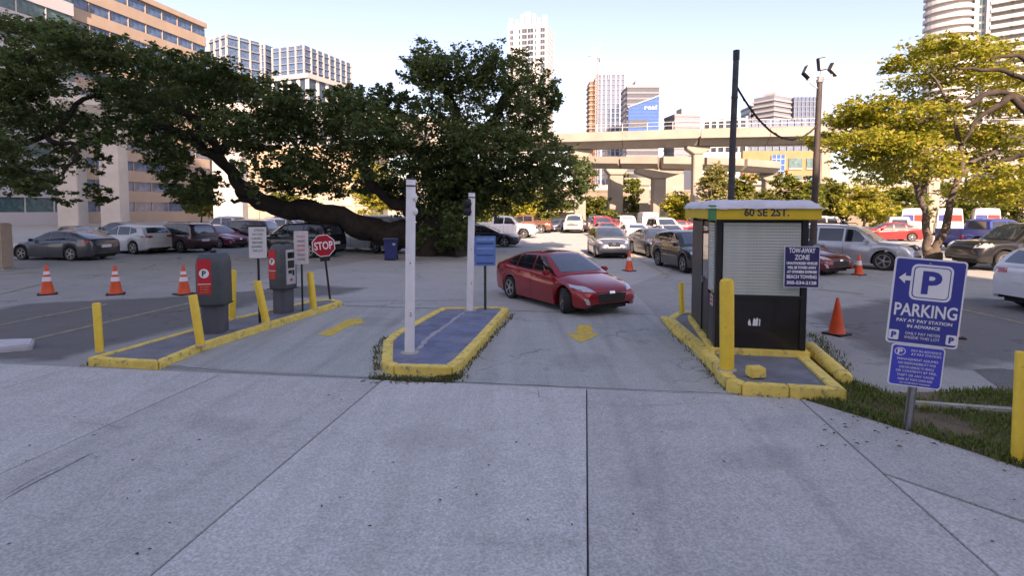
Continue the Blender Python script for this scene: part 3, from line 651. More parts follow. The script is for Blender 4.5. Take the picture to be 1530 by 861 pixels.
car_type('minivan', dict(L=5.1, W=1.98, H=1.76, fa=1.55, ra=-1.50, r=.34, clr=.18, sq=.4,
    top=[(2.55,.66),(2.50,.84),(2.2,.98),(1.7,1.06),(1.3,1.10),(-2.3,1.12),(-2.5,1.05),(-2.55,.95)],
    sh=[(2.55,.6),(2.2,.9),(1.2,1.0),(0,1.03),(-2.2,1.06),(-2.55,.92)],
    cab=[(1.65,1.04),(.70,1.60),(.35,1.70),(-.5,1.76),(-1.9,1.72),(-2.2,1.64),(-2.48,1.1)], tumble=.24,
    ws=[(-.74,1.12),(.74,1.12),(.58,1.62),(-.58,1.62)], rw=[(.68,1.16),(-.68,1.16),(-.58,1.58),(.58,1.58)],
    sw=[[(1.25,1.07),(.25,1.07),(.30,1.60),(.65,1.56)], [(.17,1.07),(-.95,1.08),(-.92,1.62),(.20,1.61)], [(-1.03,1.09),(-2.1,1.14),(-1.98,1.54),(-1.0,1.61)]],
    seams=(1.2,.20,-1.0), handles=(.32,.05), mir=1.05,
    hl=[(.52,.76),(.88,.78),(.92,.92),(.60,.90)], tl=[(.72,.84),(.93,.84),(.93,1.35),(.78,1.35)], tls=[(-2.45,.9),(-2.25,.9),(-2.2,1.3),(-2.35,1.3)],
    gr=[[(-.48,.56),(.48,.56),(.50,.76),(-.50,.76)]], plate=[(-.26,.72),(.26,.72),(.26,.86),(-.26,.86)]))
vanspec = dict(L=5.4, W=2.0, H=2.12, fa=1.75, ra=-1.55, r=.36, clr=.22, sq=.8, hardcab=True,
    top=[(2.7,.74),(2.66,.98),(2.4,1.10),(2.0,1.18),(1.7,1.22),(-2.6,1.22),(-2.68,1.1),(-2.7,.9)],
    sh=[(2.7,.66),(2.4,1.02),(1.6,1.14),(0,1.16),(-2.6,1.16),(-2.7,.9)],
    cab=[(2.0,1.16),(1.05,1.92),(.70,2.06),(-.2,2.12),(-2.2,2.10),(-2.50,2.0),(-2.66,1.2)], tumble=.20,
    ws=[(-.78,1.24),(.78,1.24),(.68,1.90),(-.68,1.90)], rw=[(.70,1.30),(-.70,1.30),(-.64,1.84),(.64,1.84)],
    sw=[[(1.55,1.20),(.40,1.20),(.46,1.86),(.92,1.82)]], seams=(1.55,.36,-.8), handles=(.48,), mir=1.35, mirp=False,
    hl=[(.60,.84),(.90,.86),(.93,1.06),(.66,1.04)], tl=[(.82,.80),(.94,.80),(.94,1.22),(.84,1.22)], tls=[(-2.62,.85),(-2.48,.85),(-2.48,1.12),(-2.62,1.12)],
    gr=[[(-.52,.72),(.52,.72),(.54,1.0),(-.54,1.0)]], stripes=[([(-2.45,1.04),(1.4,1.04),(1.4,1.09),(-2.45,1.09)], BLUEST)], plate=[(-.26,.55),(.26,.55),(.26,.69),(-.26,.69)],
    trim=[([(.92,.36),(-.92,.36),(-.92,.52),(.92,.52)], -1, GREYTR)])
car_type('van', vanspec)
tall = dict(vanspec); tall.update(H=2.55, cab=[(2.0,1.16),(1.15,2.02),(.80,2.42),(-.2,2.55),(-2.3,2.53),(-2.55,2.42),(-2.66,1.2)], rw=None, stripes=(), tumble=.17,
    decals=[([(.86,1.36),(.02,1.36),(.02,1.96),(.82,1.96)], -1, NAVYP), ([(-.02,1.36),(-.86,1.36),(-.82,1.96),(-.02,1.96)], -1, REDP)])
car_type('tall_van', tall)
car_type('pickup', dict(L=5.6, W=2.0, H=1.92, fa=1.80, ra=-1.75, r=.41, clr=.32, sq=.75, arch=.08, tw=.27,
    top=[(2.8,.82),(2.76,1.08),(2.5,1.18),(2.0,1.22),(1.4,1.25),(.9,1.20),(-.9,1.12),(-2.7,1.02),(-2.78,1.0),(-2.8,.9)],
    sh=[(2.8,.72),(2.5,1.12),(1.4,1.17),(0,1.18),(-.95,1.10),(-2.7,1.0),(-2.8,.88)],
    cab=[(1.45,1.18),(.75,1.76),(.45,1.87),(-.1,1.92),(-.75,1.88),(-.92,1.78),(-1.02,1.12)], tumble=.24, hardcab=True,
    ws=[(-.76,1.28),(.76,1.28),(.60,1.78),(-.60,1.78)], rw=[(.66,1.30),(-.66,1.30),(-.58,1.74),(.58,1.74)],
    sw=[[(1.10,1.23),(.12,1.23),(.16,1.77),(.68,1.73)], [(.03,1.23),(-.80,1.23),(-.76,1.74),(.07,1.77)]],
    seams=(1.15,.08,-.86), handles=(.24,-.68), mir=1.0, mirp=False, bed=(-2.76,-1.0,.9,1.30),
    hl=[(.62,.92),(.90,.94),(.92,1.12),(.66,1.12)], hls=[(2.65,.94),(2.45,.96),(2.45,1.1),(2.6,1.1)], tl=[(.80,.80),(.94,.80),(.94,1.0),(.82,1.0)], tls=[(-2.72,.78),(-2.58,.78),(-2.58,.98),(-2.72,.98)],
    gr=[[(-.58,.82),(.58,.82),(.60,1.12),(-.60,1.12)]], trim=[([(.92,.46),(-.92,.46),(-.92,.62),(.92,.62)], -1, CHROME), ([(.92,.46),(-.92,.46),(-.92,.66),(.92,.66)], 1, CHROME)]))

def near(px, py, back=0.0):                           # stand a car with its near contact point under a photo point
    p = G(px, py); return p.x, p.y
SILV, DGREY, BLKP, WH, RED = (.48,.50,.53), (.10,.105,.115), (.012,.012,.014), (.74,.75,.77), (.33,.012,.014)
car('sedan', 1.25, 14.6, -60, (.36,.010,.016), 'glossy red sedan leaving through the right-hand lane with its wheels turned', 'red_sedan', 'car', None, .35, -24, scale=.95)
# left row
car('sedan2', -22.3, 27.3, 170, (.075,.085,.10), 'dark grey sedan, nearest of the left row, three traffic cones before it', metal=.6)
car('crossover', -21.7, 31.3, 160, WH, 'white crossover beside the dark grey sedan in the left row', metal=0)
car('suv', -19.6, 32.3, 156, (.05,.012,.016), 'dark maroon wagon with tall red tail lamps beside the white crossover', scale=.95)
car('sedan', -19.4, 36.0, -25, (.30,.03,.06), 'crimson sedan facing right behind the dark maroon wagon')
car('minivan', -18.8, 37.8, 176, (.018,.018,.02), 'long black minivan parked behind the white notice sign')
car('suv', -17.9, 44.5, -8, WH, 'white estate car with dark side windows under the leaning oak limb', metal=0)
car('van', -8.6, 32.6, 150, (.68,.72,.77), 'pale panel van with thin blue stripe beside the blue bin', 'parked_van', 'van', metal=0)
car('suv', -11.3, 29.0, 162, (.012,.013,.02), 'black estate car partly hidden behind the stop sign')
car('sedan2', -27.5, 34.5, 140, (.02,.02,.024), 'black sedan behind the dark grey sedan, cut by the picture edge')
car('sedan', -24.3, 36.0, 140, (.40,.42,.45), 'silver sedan seen over the roof of the dark grey sedan')
car('pickup', -23.5, 45.5, 175, (.45,.47,.5), 'pale pickup beyond the maroon wagon, by the concrete pillar', 'pickup_truck', 'pickup')
car('sedan', -31.5, 44.0, 160, (.02,.02,.025), 'black sedan parked far back before the leftmost pillar')
car('suv', -19.5, 50.0, 0, (.02,.02,.022), 'black estate car far back between pillars')
car('sedan2', -1.9, 36.6, -6, (.018,.02,.035), 'dark navy sedan in the shade of the oak behind the blue sign')
# far row
car('pickup', -.6, 47.5, -12, WH, 'white crew-cab pickup in the sun beyond the dark navy sedan', 'pickup_truck', 'pickup', metal=0)
car('pickup', 1.4, 57.0, 170, (.16,.07,.045), 'brown pickup with its bed towards the white crew-cab pickup', 'pickup_truck', 'pickup')
car('suv', -5.5, 55.0, 0, WH, 'white estate car at the far row behind the oak trunk', metal=0)
car('sedan', 5.0, 60.5, -120, (.06,.08,.14), 'dark blue sedan in the far row beside the brown pickup')
car('pickup', 6.6, 58.0, -100, (.55,.58,.52), 'pale truck facing the camera in the far row', 'pickup_truck', 'pickup')
car('suv', 9.0, 59.0, -110, (.03,.02,.02), 'dark estate car next to the pale truck in the far row')
car('sedan', 10.3, 57.0, -115, (.40,.02,.02), 'small red car squeezed between dark estate car and red pickup')
car('pickup', 8.1, 49.6, -91, (.42,.03,.025), 'tall red pickup behind the orange-red car', 'pickup_truck', 'pickup', scale=.95)
car('sedan', 7.5, 43.5, -92, (.55,.08,.04), 'orange-red car right behind the grey hatchback')
car('hatch', 5.12, 29.4, -91, (.16,.175,.19), 'slate grey hatchback driving towards the camera in the middle aisle', 'grey_hatchback', 'car', None, .6)
car('sedan2', 8.9, 40.4, 88, WH, 'white sedan seen from behind beside the grey hatchback', metal=0)
car('suv', 12.6, 62.0, 90, WH, 'white estate car at the far end of the aisle', metal=0)
car('van', 15.5, 63.5, 88, WH, 'white van at the far end behind the white sedan', 'parked_van', 'van', metal=0)
car('sedan2', 7.75, 29.6, -86, (.045,.05,.055), 'charcoal sedan second in the column behind the booth')
car('crossover', 7.4, 22.8, -84, (.02,.022,.024), 'black crossover right behind the booth, front of the column')
car('sedan', 10.6, 37.0, -85, (.50,.52,.55), 'silver car third in the column beyond the charcoal sedan')
car('suv', 12.6, 45.5, -88, WH, 'white estate car fourth in the column past the booth', metal=0)
car('sedan', 15.4, 52.0, 180, (.40,.03,.05), 'red car crossing far behind the column of cars')
# right block
car('sedan', 11.3, 22.4, -66, (.17,.012,.02), 'dark red sedan facing out beside the tow-away notice', metal=.35)
car('suv', 14.7, 23.8, -47, (.47,.50,.54), 'silver estate car with black grille parked next to the dark red sedan', metal=.5, scale=1.02)
car('suv', 30.5, 55.5, 160, WH, 'white estate car far off above the dark red sedan', metal=0)
car('crossover', 34.0, 60.0, 170, (.6,.6,.62), 'pale crossover far off beside the white estate car')
car('van', 34.8, 49.6, 60, WH, 'small white van seen from behind between booth and tree', 'parked_van', 'van', metal=0, scale=.85)
car('sedan', 29.5, 43.0, 170, (.45,.03,.03), 'small bright red car left of the forked tree trunk')
for i, (x, w) in enumerate(((38.0,'left-hand'),(41.3,'middle'),(44.7,'right-hand'))):
    car('tall_van', x, 52.0, 55, (.80,.80,.80), ('left-hand' if i == 0 else w)+' one of three tall white vans with red and blue rear panels', 'tall_van', 'van', 'three tall white vans in the far row', 0)
car('pickup', 28.9, 33.0, 2, (.03,.05,.24), 'bright blue pickup parked behind the black pickup', 'pickup_truck', 'pickup', metal=.4)
car('pickup', 21.4, 22.6, 178, (.014,.014,.016), 'black crew-cab pickup standing in the sun by the forked tree', 'pickup_truck', 'pickup', metal=.2)
car('crossover', 14.55, 13.3, 3, (.72,.73,.75), 'white crossover cut off by the right picture edge, red tail lamp showing', metal=0)
# ------------------------------------------------------------------ buildings
GL_B = glass_mat('blue_glass', (.05,.09,.16), 1.7, .08); GL_D = glass_mat('dark_window', (.03,.045,.06), 1.6, .08); GL_T = glass_mat('teal_glass', (.04,.10,.11), 1.6, .1)
GL_S = mat('bright_blue_glass', (.03,.10,.30), .45, var=.12, scale=.4, ior=1.2)
WSTUC = mat('white_stucco', (.43,.43,.44), .8, var=.05, scale=.3); BSTUC = mat('beige_stucco', (.35,.30,.235), .85, var=.08, scale=.3, dirt=(.28,.24,.19), dirt_amt=.4, dscale=.4)
OBRICK = mat('orange_brick', (.33,.175,.085), .85, var=.12, scale=.5); SLATE = mat('slate_panel', (.16,.18,.22), .6, var=.1, scale=.3)
GREYB = mat('grey_balcony', (.16,.185,.23), .7, var=.06, scale=.3); TANB = mat('tan_balcony', (.36,.26,.20), .8, var=.1, scale=.3); OFFW = mat('offwhite_stucco', (.34,.33,.325), .8, var=.05, scale=.3)
def building(name, label, x, y, rz, w, d, h, wall, floor_h=3.4, slab=None, slab_m=None, piers=(0, 0), pier_m=None, pier_w=.5, windows=None, win_m=None, roof=None, z0=0, cat='building'):
    """origin: middle of the front foot; front faces local -Y. slab=(overhang, thickness); windows=[(faces, columns u0..u1, n, w, h)]"""
    t = thing(name, label, cat, (x, y, z0), rad(rz))
    MB().box((-w/2, 0, 0), (w/2, d, h)).build('wall', wall, t)
    nf = int(h//floor_h)
    if slab:
        o_, th = slab; me = MB().box((-w/2-o_, -o_, 0), (w/2+o_, d+o_, th)).mesh('floor_slab', [slab_m])
        for k in range(1, nf+1): link('floor_slab', me, t, (0, 0, k*floor_h-th*.5))
    if piers[0]:
        dp = (slab[0] if slab else 0)+.25; me = MB().box((-pier_w/2, -dp, 0), (pier_w/2, .1, h+.4)).mesh('pier', [pier_m])
        for k in range(piers[0]+1): link('pier', me, t, (-w/2+w*k/piers[0], 0, 0))
    if piers[1]:
        dp = (slab[0] if slab else 0)+.25; me = MB().box((-.1, -pier_w/2, 0), (dp, pier_w/2, h+.4)).mesh('pier', [pier_m])
        for k in range(1, piers[1]+1):
            link('pier', me, t, (w/2, d*k/piers[1], 0)); link('pier', me, t, (-w/2, d*k/piers[1], 0), math.pi)
    for (side, cols, wh, f0, f1) in (windows or ()):
        ww, hh = wh
        mb = MB().box((-ww/2, -.05, 0), (ww/2, .3, hh), 0)
        for q in (((-ww/2-.12, -.14, -.12), (ww/2+.12, .1, 0)), ((-ww/2-.12, -.14, hh), (ww/2+.12, .1, hh+.12)), ((-ww/2-.12, -.14, 0), (-ww/2, .1, hh)), ((ww/2, -.14, 0), (ww/2+.12, .1, hh)), ((-.04, -.10, 0), (.04, .1, hh))): mb.box(*q, 1)
        me = mb.mesh('window', [win_m or GL_D, wall])
        for k in range(f0, min(nf, f1)):
            for u in cols:
                if side == 'f': link('window', me, t, (u*w/2, 0, k*floor_h+floor_h*.3))
                else: link('window', me, t, (w/2, d*(.5+u/2), k*floor_h+floor_h*.3), rad(90))
    for (x0, x1, y0, y1, zz) in (roof or ()): MB().box((x0, y0, h-.05), (x1, y1, h+zz)).build('roof_house', OFFW, t)
    return t
def at(px, d): p = A(px, 312, d); return p.x, p.y
def zat(py, d): return 2.5 + (312-py)*d/FP

# the block behind the street: stands behind the viewer and shades the lot
LIGHTW = mat('light_render', (.74,.72,.68), .8, var=.04, scale=.3)
def behind(label, x0, x1, reach, w1, w2):
    h = (reach+34)*math.tan(rad(SUN_EL))/math.cos(rad(SUN_AZ-180)); nf = round(h/11)
    building('office_tower', label, (x0+x1)/2, -34, 180, x1-x0, 30, h-1.2, w1, (h-1.2)/nf-.001, (.3, 3.6), w2)
behind('tall tower across the street, out of the picture', -29.4, 11.8, 56, LIGHTW, LIGHTW)
behind('tallest slab across the street, out of the picture', -66, -30, 136, LIGHTW, LIGHTW)
behind('mid-rise block across the street, out of the picture', 12.4, 24.6, 27.0, LIGHTW, LIGHTW)
behind('lower block across the street, out of the picture', 25.2, 90, 17.2, LIGHTW, LIGHTW)

# left: long offices receding from the viewer
fx, fy = A(110, 312, 90.8).x, 90.8
def ribbon(name, label, u0, u1, h, fh, band_h, wall, glass, ped, proud, band_m, nx, zg=0):
    t = thing(name, label, 'building', (fx, fy, 0), rad(78)); L_ = u1-u0
    MB().box((u0, -proud+.5, 0), (u1, 22, h)).build('wall', wall, t)
    sp = MB().box((u0-.05, -proud, 0), (u1+.05, 21.9, fh-band_h)).mesh('spandrel', [band_m])
    w = L_/nx; me = MB().box((.06, -proud+.25, 0), (w-.06, -proud+.8, band_h)).mesh('window', [glass])
    mu = MB().box((-.06, -proud+.1, 0), (.06, -proud+.6, band_h)).mesh('mullion', [band_m])
    nf = int(h/fh)
    for k in range(nf):
        link('spandrel', sp, t, (0, 0, k*fh))
        for i in range(nx):
            link('window', me, t, (u0+i*w, 0, k*fh+fh-band_h)); link('mullion', mu, t, (u0+i*w, 0, k*fh+fh-band_h))
    MB().box((u0-.2, -proud-.2, h), (u1+.2, 22, h+1.0)).build('parapet', band_m, t); return t
ribbon('office_building', 'orange-tan office block with blue ribbon windows behind the oak', 0.4, 30.5, 41.5, 3.75, 1.75, BSTUC, GL_B, 0, 0, mat('tan_band', (.36,.275,.21), .8, var=.08, scale=.4), 8)
ribbon('office_building', 'white and teal office block at the upper left corner', -34, 0, 56, 4.2, 2.2, OFFW, GL_T, 0, 1.6, WSTUC, 8)
x, y = at(318, 128)
building('office_building', 'low beige block glimpsed between the oak limbs', x+14, y+10, 0, 40, 20, 18, BSTUC, 4.2, (.25, 1.9), mat('peach_band', (.60,.42,.30), .8, var=.08, scale=.4), (10, 0), BSTUC, .8)
x, y = at(340, 230)
building('apartment_tower', 'grey glass apartment block beside the orange-tan offices', x-2, y, -35, 14, 14, zat(60, 230), GL_B, 3.6, (.5, .5), GREYB, (3, 3), OFFW, .5)
x, y = at(433, 300)
building('apartment_tower', 'wide grey glass apartment tower with white edge piers', x+1, y, -20, 21, 40, zat(74, 300), GL_B, 3.5, (.5, .45), GREYB, (4, 8), OFFW, .7, roof=[(-4, 4, 4, 12, 2.5)])
x, y = at(388, 310)
building('apartment_tower', 'narrow glass apartment tower left of the wide grey one', x, y, -20, 13, 20, zat(72, 310), GL_B, 3.5, (.5, .45), GREYB, (3, 3), OFFW, .6)
x, y = at(437, 200)
building('columned_building', 'white columned block rising over the oak crown', x, y, -22, 16, 20, zat(122, 200), GL_D, 30, None, None, (4, 4), WSTUC, 1.5, roof=[(-8.9, 8.9, -.9, 20, 1.6)])
# centre: white residential tower
x, y = at(788, 350); D_ = 350
hT = zat(40, 350)
wt = building('residential_tower', 'tall white residential tower behind the oak crown', x, y, -13, 25, 24, hT, WSTUC, 3.6, None, None, (0, 0),
    windows=[('f', (-.82, -.46), (2.0, 2.4), 12, 99), ('f', (-.18, .14), (3.6, 2.7), 12, 99), ('f', (.40,), (1.4, 2.3), 12, 99), ('f', (.76,), (2.9, 2.6), 12, 99), ('r', (-.6, -.1, .4), (2.2, 2.0), 12, 99)], win_m=GL_D)
for u, hh, ww in ((-10.6,3.6,2.2),(-7,2.6,1.6),(-3.6,5.6,2.0),(0,6.8,3.6),(4,5.6,2.0),(7.4,2.8,1.6),(11,4.2,2.4)): MB().box((u-ww/2, -.3, hT-2), (u+ww/2, 3, hT+hh)).build('parapet', WSTUC, wt)
for u in (-12.2,-6.2,-3.9,4.2,7.2,12.2): MB().box((u-.35, -.7, 0), (u+.35, .05, hT+1)).build('pier', WSTUC, wt)
# crane tower
x, y = at(911, 400)
ct = building('glass_tower', 'blue-grey glass tower with a tower crane beside its roof', x, y, -3, 20, 22, zat(114, 400), GL_B, 3.4, (.5, .55), GREYB, (6, 0), mat('silver_pier', (.28,.30,.36), .5, .3), .9, roof=[(-8, 9, 3, 15, 1.6)])
x, y = at(887, 404)
building('apartment_tower', 'narrow brown slab tower left of the glass tower', x-.3, y, 0, 6.4, 14, zat(124, 404), mat('brown_wall', (.20,.12,.09), .8), 3.4, (.7, .9), TANB)
def crane(x, y, z0, z1, jib):
    t = thing('tower_crane', 'thin lattice tower crane standing above the glass tower', 'crane', (x, y, 0))
    m_ = mat('crane_steel', (.30,.27,.25), .6, .3); mb = MB(); s_ = .8
    for a, b in ((-s_,-s_),(s_,-s_),(s_,s_),(-s_,s_)): mb.bar((a,b,z0), (a,b,z1), .32)
    z = z0; k = 0
    while z < z1-2:
        for p, q in (((-s_,-s_),(s_,-s_)), ((s_,-s_),(s_,s_)), ((s_,s_),(-s_,s_)), ((-s_,s_),(-s_,-s_))): mb.bar((*p,z), (*q,z+2), .16)
        z += 2
    mb.build('mast', m_, t)
    jb = MB(); tip = Vector((2.2, 0, z1+12)); foot = Vector((0, 0, z1))
    jb.bar(foot+Vector((.6,.6,0)), tip, .3); jb.bar(foot+Vector((-.6,-.6,0)), tip, .3)
    for i in range(8): jb.bar(foot.lerp(tip, i/8)+Vector((.6,.6,0))*(1-i/8), foot.lerp(tip, (i+.7)/8)-Vector((.6,.6,0))*(1-i/8), .16)
    jb.build('jib', m_, t)
    MB().bar((0,0,z1-1), (-5.5,0,z1+4), .5, .9).bar((0,0,z1+.5), (-4,0,z1+9), .22).bar((-4,0,z1+9), tip*.6+foot*.4, .1).build('counter_jib', m_, t)
    MB().box((-6.2,-.9,z1+2.4), (-4.2,.9,z1+4.8)).build('counterweight', GREYC, t); MB().box((.6,-.9,z1-1.8), (2.2,.6,z1+.6)).build('cab', GL_D, t)
    MB().bar((0,0,z1+2), (8,0,z1-8), .14).bar((8,0,z1-8), (8.6,0,z1-14), .3).build('hoist_boom', m_, t)
x, y = at(890, 398); crane(x, y, 0, zat(92, 398), 0)
# dark bank tower with slanted blue screen
x, y = at(959, 350); hb = zat(131, 350)
bk = building('bank_tower', 'dark banded tower with slanted blue glass screen and pale sign', x, y, 0, 20, 20, hb, GL_D, 3.6, (.35, 1.1), mat('mauve_band', (.17,.165,.20), .7), (0, 0), None, roof=[(-4, 5, 4, 14, 4.5), (-9, 9, 1.5, 18, 1.2)])
mb = MB(); zl, zr, zb_ = zat(163, 350), zat(146, 350), zat(200, 350)
mb.add([(-9.6,-1.4,zb_),(9.6,-1.4,zb_),(9.6,-1.4,zr),(-9.6,-1.4,zl),(-9.6,-.8,zb_),(9.6,-.8,zb_),(9.6,-.8,zr),(-9.6,-.8,zl)], [(0,1,2,3),(5,4,7,6),(3,2,6,7),(1,5,6,2),(0,3,7,4)])
sc_ = mb.build('glass_screen', GL_S, bk)
for k in range(9):
    z = zb_+2+k*2.2; zt_ = min(z+.12, zr); u1 = 9.6; u0 = -9.6 if z < zl else -9.6+19.2*(z-zl)/(zr-zl)
    if u0 < u1-1: MB().box((u0, -1.5, z), (u1, -1.38, zt_)).build('mullion', GREYB, bk)
MB().bar((-10,-1.6,zl+.2), (9.9,-1.6,zr+.2), .7).build('screen_edge', OFFW, bk)
MB().box((-9.2,-1.7,zat(192, 350)), (2.5,-1.35,zat(181, 350))).build('window', GL_D, bk)
text('real', bk, face_cam(4.4, -1.55, zat(162.5, 350)), 2.5, 7.6, SIGNW)
x, y = at(1025, 350); building('office_building', 'dark low office block right of the bank tower', x, y, 8, 17, 16, zat(172, 350), SLATE, 3.4, (.3, 1.2), mat('mauve_band', (.20,.195,.215), .7), roof=[(-3, 7, 2, 10, 4)])
# glass podium with white grid
x, y = at(1082, 190)
building('office_building', 'white gridded office wing left of the blue glass hall', x, y+1, -22, 14, 20, zat(178, 190), GL_D, 3.0, (.3, .6), WSTUC, (6, 0), WSTUC, .7)
x, y = at(1165, 190)
building('glass_hall', 'long low hall of pale blue glass above the viaduct', x+2, y, -8, 28, 22, zat(181, 190), GL_B, 2.2, (.25, .3), GREYB, (12, 0), GREYB, .2)
x, y = at(1132, 360); building('apartment_tower', 'small grey block behind the blue glass hall', x, y, 0, 13, 14, zat(160, 360), GL_D, 3.4, (.4, .9), GREYB, (4, 0), GREYB, .8)
x, y = at(1166, 350); building('apartment_tower', 'tower of slanting grey balconies behind the lamp pole', x, y, 32, 19, 14, zat(146, 350), SLATE, 3.2, (.8, 1.0), OFFW, (0, 0), None, roof=[(-5, 5, 2, 10, 2.4)])
x, y = at(1200, 352); building('apartment_tower', 'blue glass tower face beside the slanting balconies', x, y, 0, 15, 14, zat(147, 352), GL_B, 3.2, (.3, .5), GREYB, (6, 0), GREYB, .4)
# orange office under the viaduct
x, y = at(1162, 130); z1, z0 = zat(226, 130), 0
ob = building('office_building', 'orange and cream office block seen under the viaduct', x, y, 0, 17, 14, z1, OBRICK, 4.6, None, None, windows=[('f', (-.92, -.74, -.56), (.95, 1.05), 1, 9)], win_m=GL_D)
MB().box((-1.9,-.4,zat(274,130)), (1.2,.2,zat(232,130))).build('stair_glass', GL_S, ob)
for k in range(5): MB().box((-1.95,-.5,zat(274,130)+k*1.4), (1.25,-.38,zat(274,130)+k*1.4+.12)).build('mullion', WSTUC, ob)
for k in (-1.95, -.9, .15, 1.15): MB().box((k,-.5,zat(274,130)), (k+.1,-.38,zat(232,130))).build('mullion', WSTUC, ob)
for (u, v) in ((2.2, 5.6), (6.4, 8.3)):
    for (a, b) in ((237, 252), (262, 274)):
        w_ = MB().box((u,-.25,zat(b,130)), (v-.2,.2,zat(a,130))).build('window', GL_T, ob)
        MB().box((u,-.33,zat(b,130)-.2), (v-.2,-.2,zat(b,130))).build('sill', WSTUC, w_)
x, y = at(1078, 131); building('office_building', 'white office wing beside the orange block under the viaduct', x, y, 0, 10, 14, zat(228, 131), WSTUC, 4.6, None, None, windows=[('f', (-.7, -.25, .55), (.9, 1.0), 1, 9)], win_m=GL_D)
x, y = at(1130, 118); building('canopy_building', 'long cream canopy below the orange office block', x+2, y, 0, 26, 6, zat(276, 118), BSTUC, 9, None, None, roof=[(-13.4, 13.4, -.8, 6, .9)])
# right: curved white condominium
x, y = at(1370, 240); wC, hC, fC = 62, 118, 3.25
rt = building('condominium', 'white high-rise with curved balconies at the upper right corner', x+24, y-20, -40, wC, 26, hC, OFFW, fC, None, None, windows=[('f', (-.40, .10, .70), (1.7, 2.2), 10, 99)], win_m=GL_T)
pts = [(-23-8.8*math.cos(a), -6.5*math.sin(a)) for a in np.linspace(0, math.pi, 15)] + [(-14.2, 1), (-31.8, 1)]
MB().prism([(-23+(p[0]+23)*.86, p[1]*.78) for p in pts], 0, hC).build('curved_bay', OFFW, rt)
cs = MB().prism(pts, 0, 1.5).mesh('balcony', [WSTUC]); bs = MB().box((-3.4,-1.8,0), (3.4,.2,1.5)).mesh('balcony', [WSTUC]); bg = MB().box((-3.0,-.12,1.5), (3.0,.1,3.2)).mesh('recess_panel', [mat('recess_shade', (.16,.165,.16), .5, var=.2, scale=1)])  # flat panel behind each balcony; its grey stands for the shaded recess
for k in range(8, 36):
    link('balcony', cs, rt, (0, 0, k*fC))
    for u in (-7.0, -1.2, 9.5, 16.0, 27.0): link('balcony', bs, rt, (u+.8, 0, k*fC)); link('recess_panel', bg, rt, (u+.8, 0, k*fC))
for u in (-14.0, -10.2, 5.2, 20.6): MB().box((u-.7,-1.4,0), (u+.7,.1,hC+1)).build('pier', WSTUC, rt)
# far skyline fillers along the horizon
for i, (px, d, w_, h_, m_, lab) in enumerate(((560, 260, 60, 16, BSTUC, 'long beige low block far behind the oak'), (700, 300, 60, 14, OFFW, 'pale low block far behind the oak trunk'), (860, 240, 30, 12, BSTUC, 'tan low block behind the viaduct piers'),
        (960, 170, 34, 9.5, OFFW, 'cream low block behind the double piers'), (1290, 190, 40, 11, BSTUC, 'tan low block behind the right-hand shrubs'), (1450, 170, 60, 9, OFFW, 'pale low block behind the tall white vans'), (1650, 170, 60, 14, BSTUC, 'beige block off the right edge'))):
    x, y = at(px, d); building('low_building', lab, x, y, 0, w_, 14, h_, m_, 4, (.2, 1.6), m_, (int(w_/5), 0), m_, .8)

# ------------------------------------------------------------------ viaducts
def loft(path, sect, name, m, parent, bev=0):
    mb = MB(); n = len(sect); pts = [Vector(p) for p in path]
    for i, p in enumerate(pts):
        d = pts[min(i+1, len(pts)-1)] - pts[max(i-1, 0)]; d.z = 0; d.normalize(); s_ = Vector((d.y, -d.x, 0))
        for (u, v) in sect: mb.v.append(tuple(p + s_*u + Vector((0, 0, v))))
    for i in range(len(pts)-1):
        for j in range(n): mb.f.append((i*n+j, i*n+(j+1) % n, (i+1)*n+(j+1) % n, (i+1)*n+j))
    mb.f += [tuple(range(n-1, -1, -1)), tuple((len(pts)-1)*n+j for j in range(n))]; mb.m = [0]*len(mb.f)
    o = mb.build(name, m, parent); bm = bmesh.new(); bm.from_mesh(o.data); bmesh.ops.recalc_face_normals(bm, faces=bm.faces); bm.to_mesh(o.data); bm.free(); return o
GIRD = [(-2.0,0),(-2.0,-1.0),(-1.5,-1.1),(-.9,-1.7),(.9,-1.7),(1.5,-1.1),(2.0,-1.0),(2.0,0),(1.75,0),(1.75,-.75),(-1.75,-.75),(-1.75,0)]
def guideway(name, label, path, sect, segs, m=CREAM, rail=True):
    t = thing(name, label, 'viaduct'); P_ = [Vector(p) for p in path]
    for i in range(len(P_)-1):
        a, b = P_[i], P_[i+1]; e = (b-a).normalized()*.03
        loft([a+e, a.lerp(b, .5), b-e], sect, 'girder', m, t)
        if rail:
            mb = MB(); s_ = Vector(((b-a).y, -(b-a).x, 0)).normalized()*1.85; k = max(2, int((b-a).length/2.4))
            for j in range(k): p = a.lerp(b, j/k)+s_; mb.bar(p, p+Vector((0,0,.85)), .06)
            for hh in (.45, .85): mb.bar(a+s_+Vector((0,0,hh)), b+s_+Vector((0,0,hh)), .05)
            mb.build('railing', STEEL, t)
    return t
def pier(label, px, d, ztop, w, cap=None, dep=None, m=CREAM, round_=False):
    x, y = at(px, d); t = thing('viaduct_pier', label, 'pier', (x, y, 0), 0, 'viaduct piers')
    if round_: MB().lathe([(w/2, 0), (w/2, ztop)], 20).build('column', m, t, 40)
    else: MB().box((-w/2, -(dep or w)/2, 0), (w/2, (dep or w)/2, ztop)).build('column', m, t, bevel=.08)
    if cap:
        cw, ch = cap; mb = MB()
        mb.prism([(-w/2, 0), (w/2, 0), (cw/2, ch*.6), (cw/2, ch), (-cw/2, ch), (-cw/2, ch*.6)], -(dep or w)*.62, (dep or w)*.62)
        mb.v = [(x_, z_, y_+ztop-ch) for x_, y_, z_ in mb.v]; o = mb.build('pier_cap', m, t, bevel=.06)
        bm = bmesh.new(); bm.from_mesh(o.data); bmesh.ops.recalc_face_normals(bm, faces=bm.faces); bm.to_mesh(o.data); bm.free()
    return t
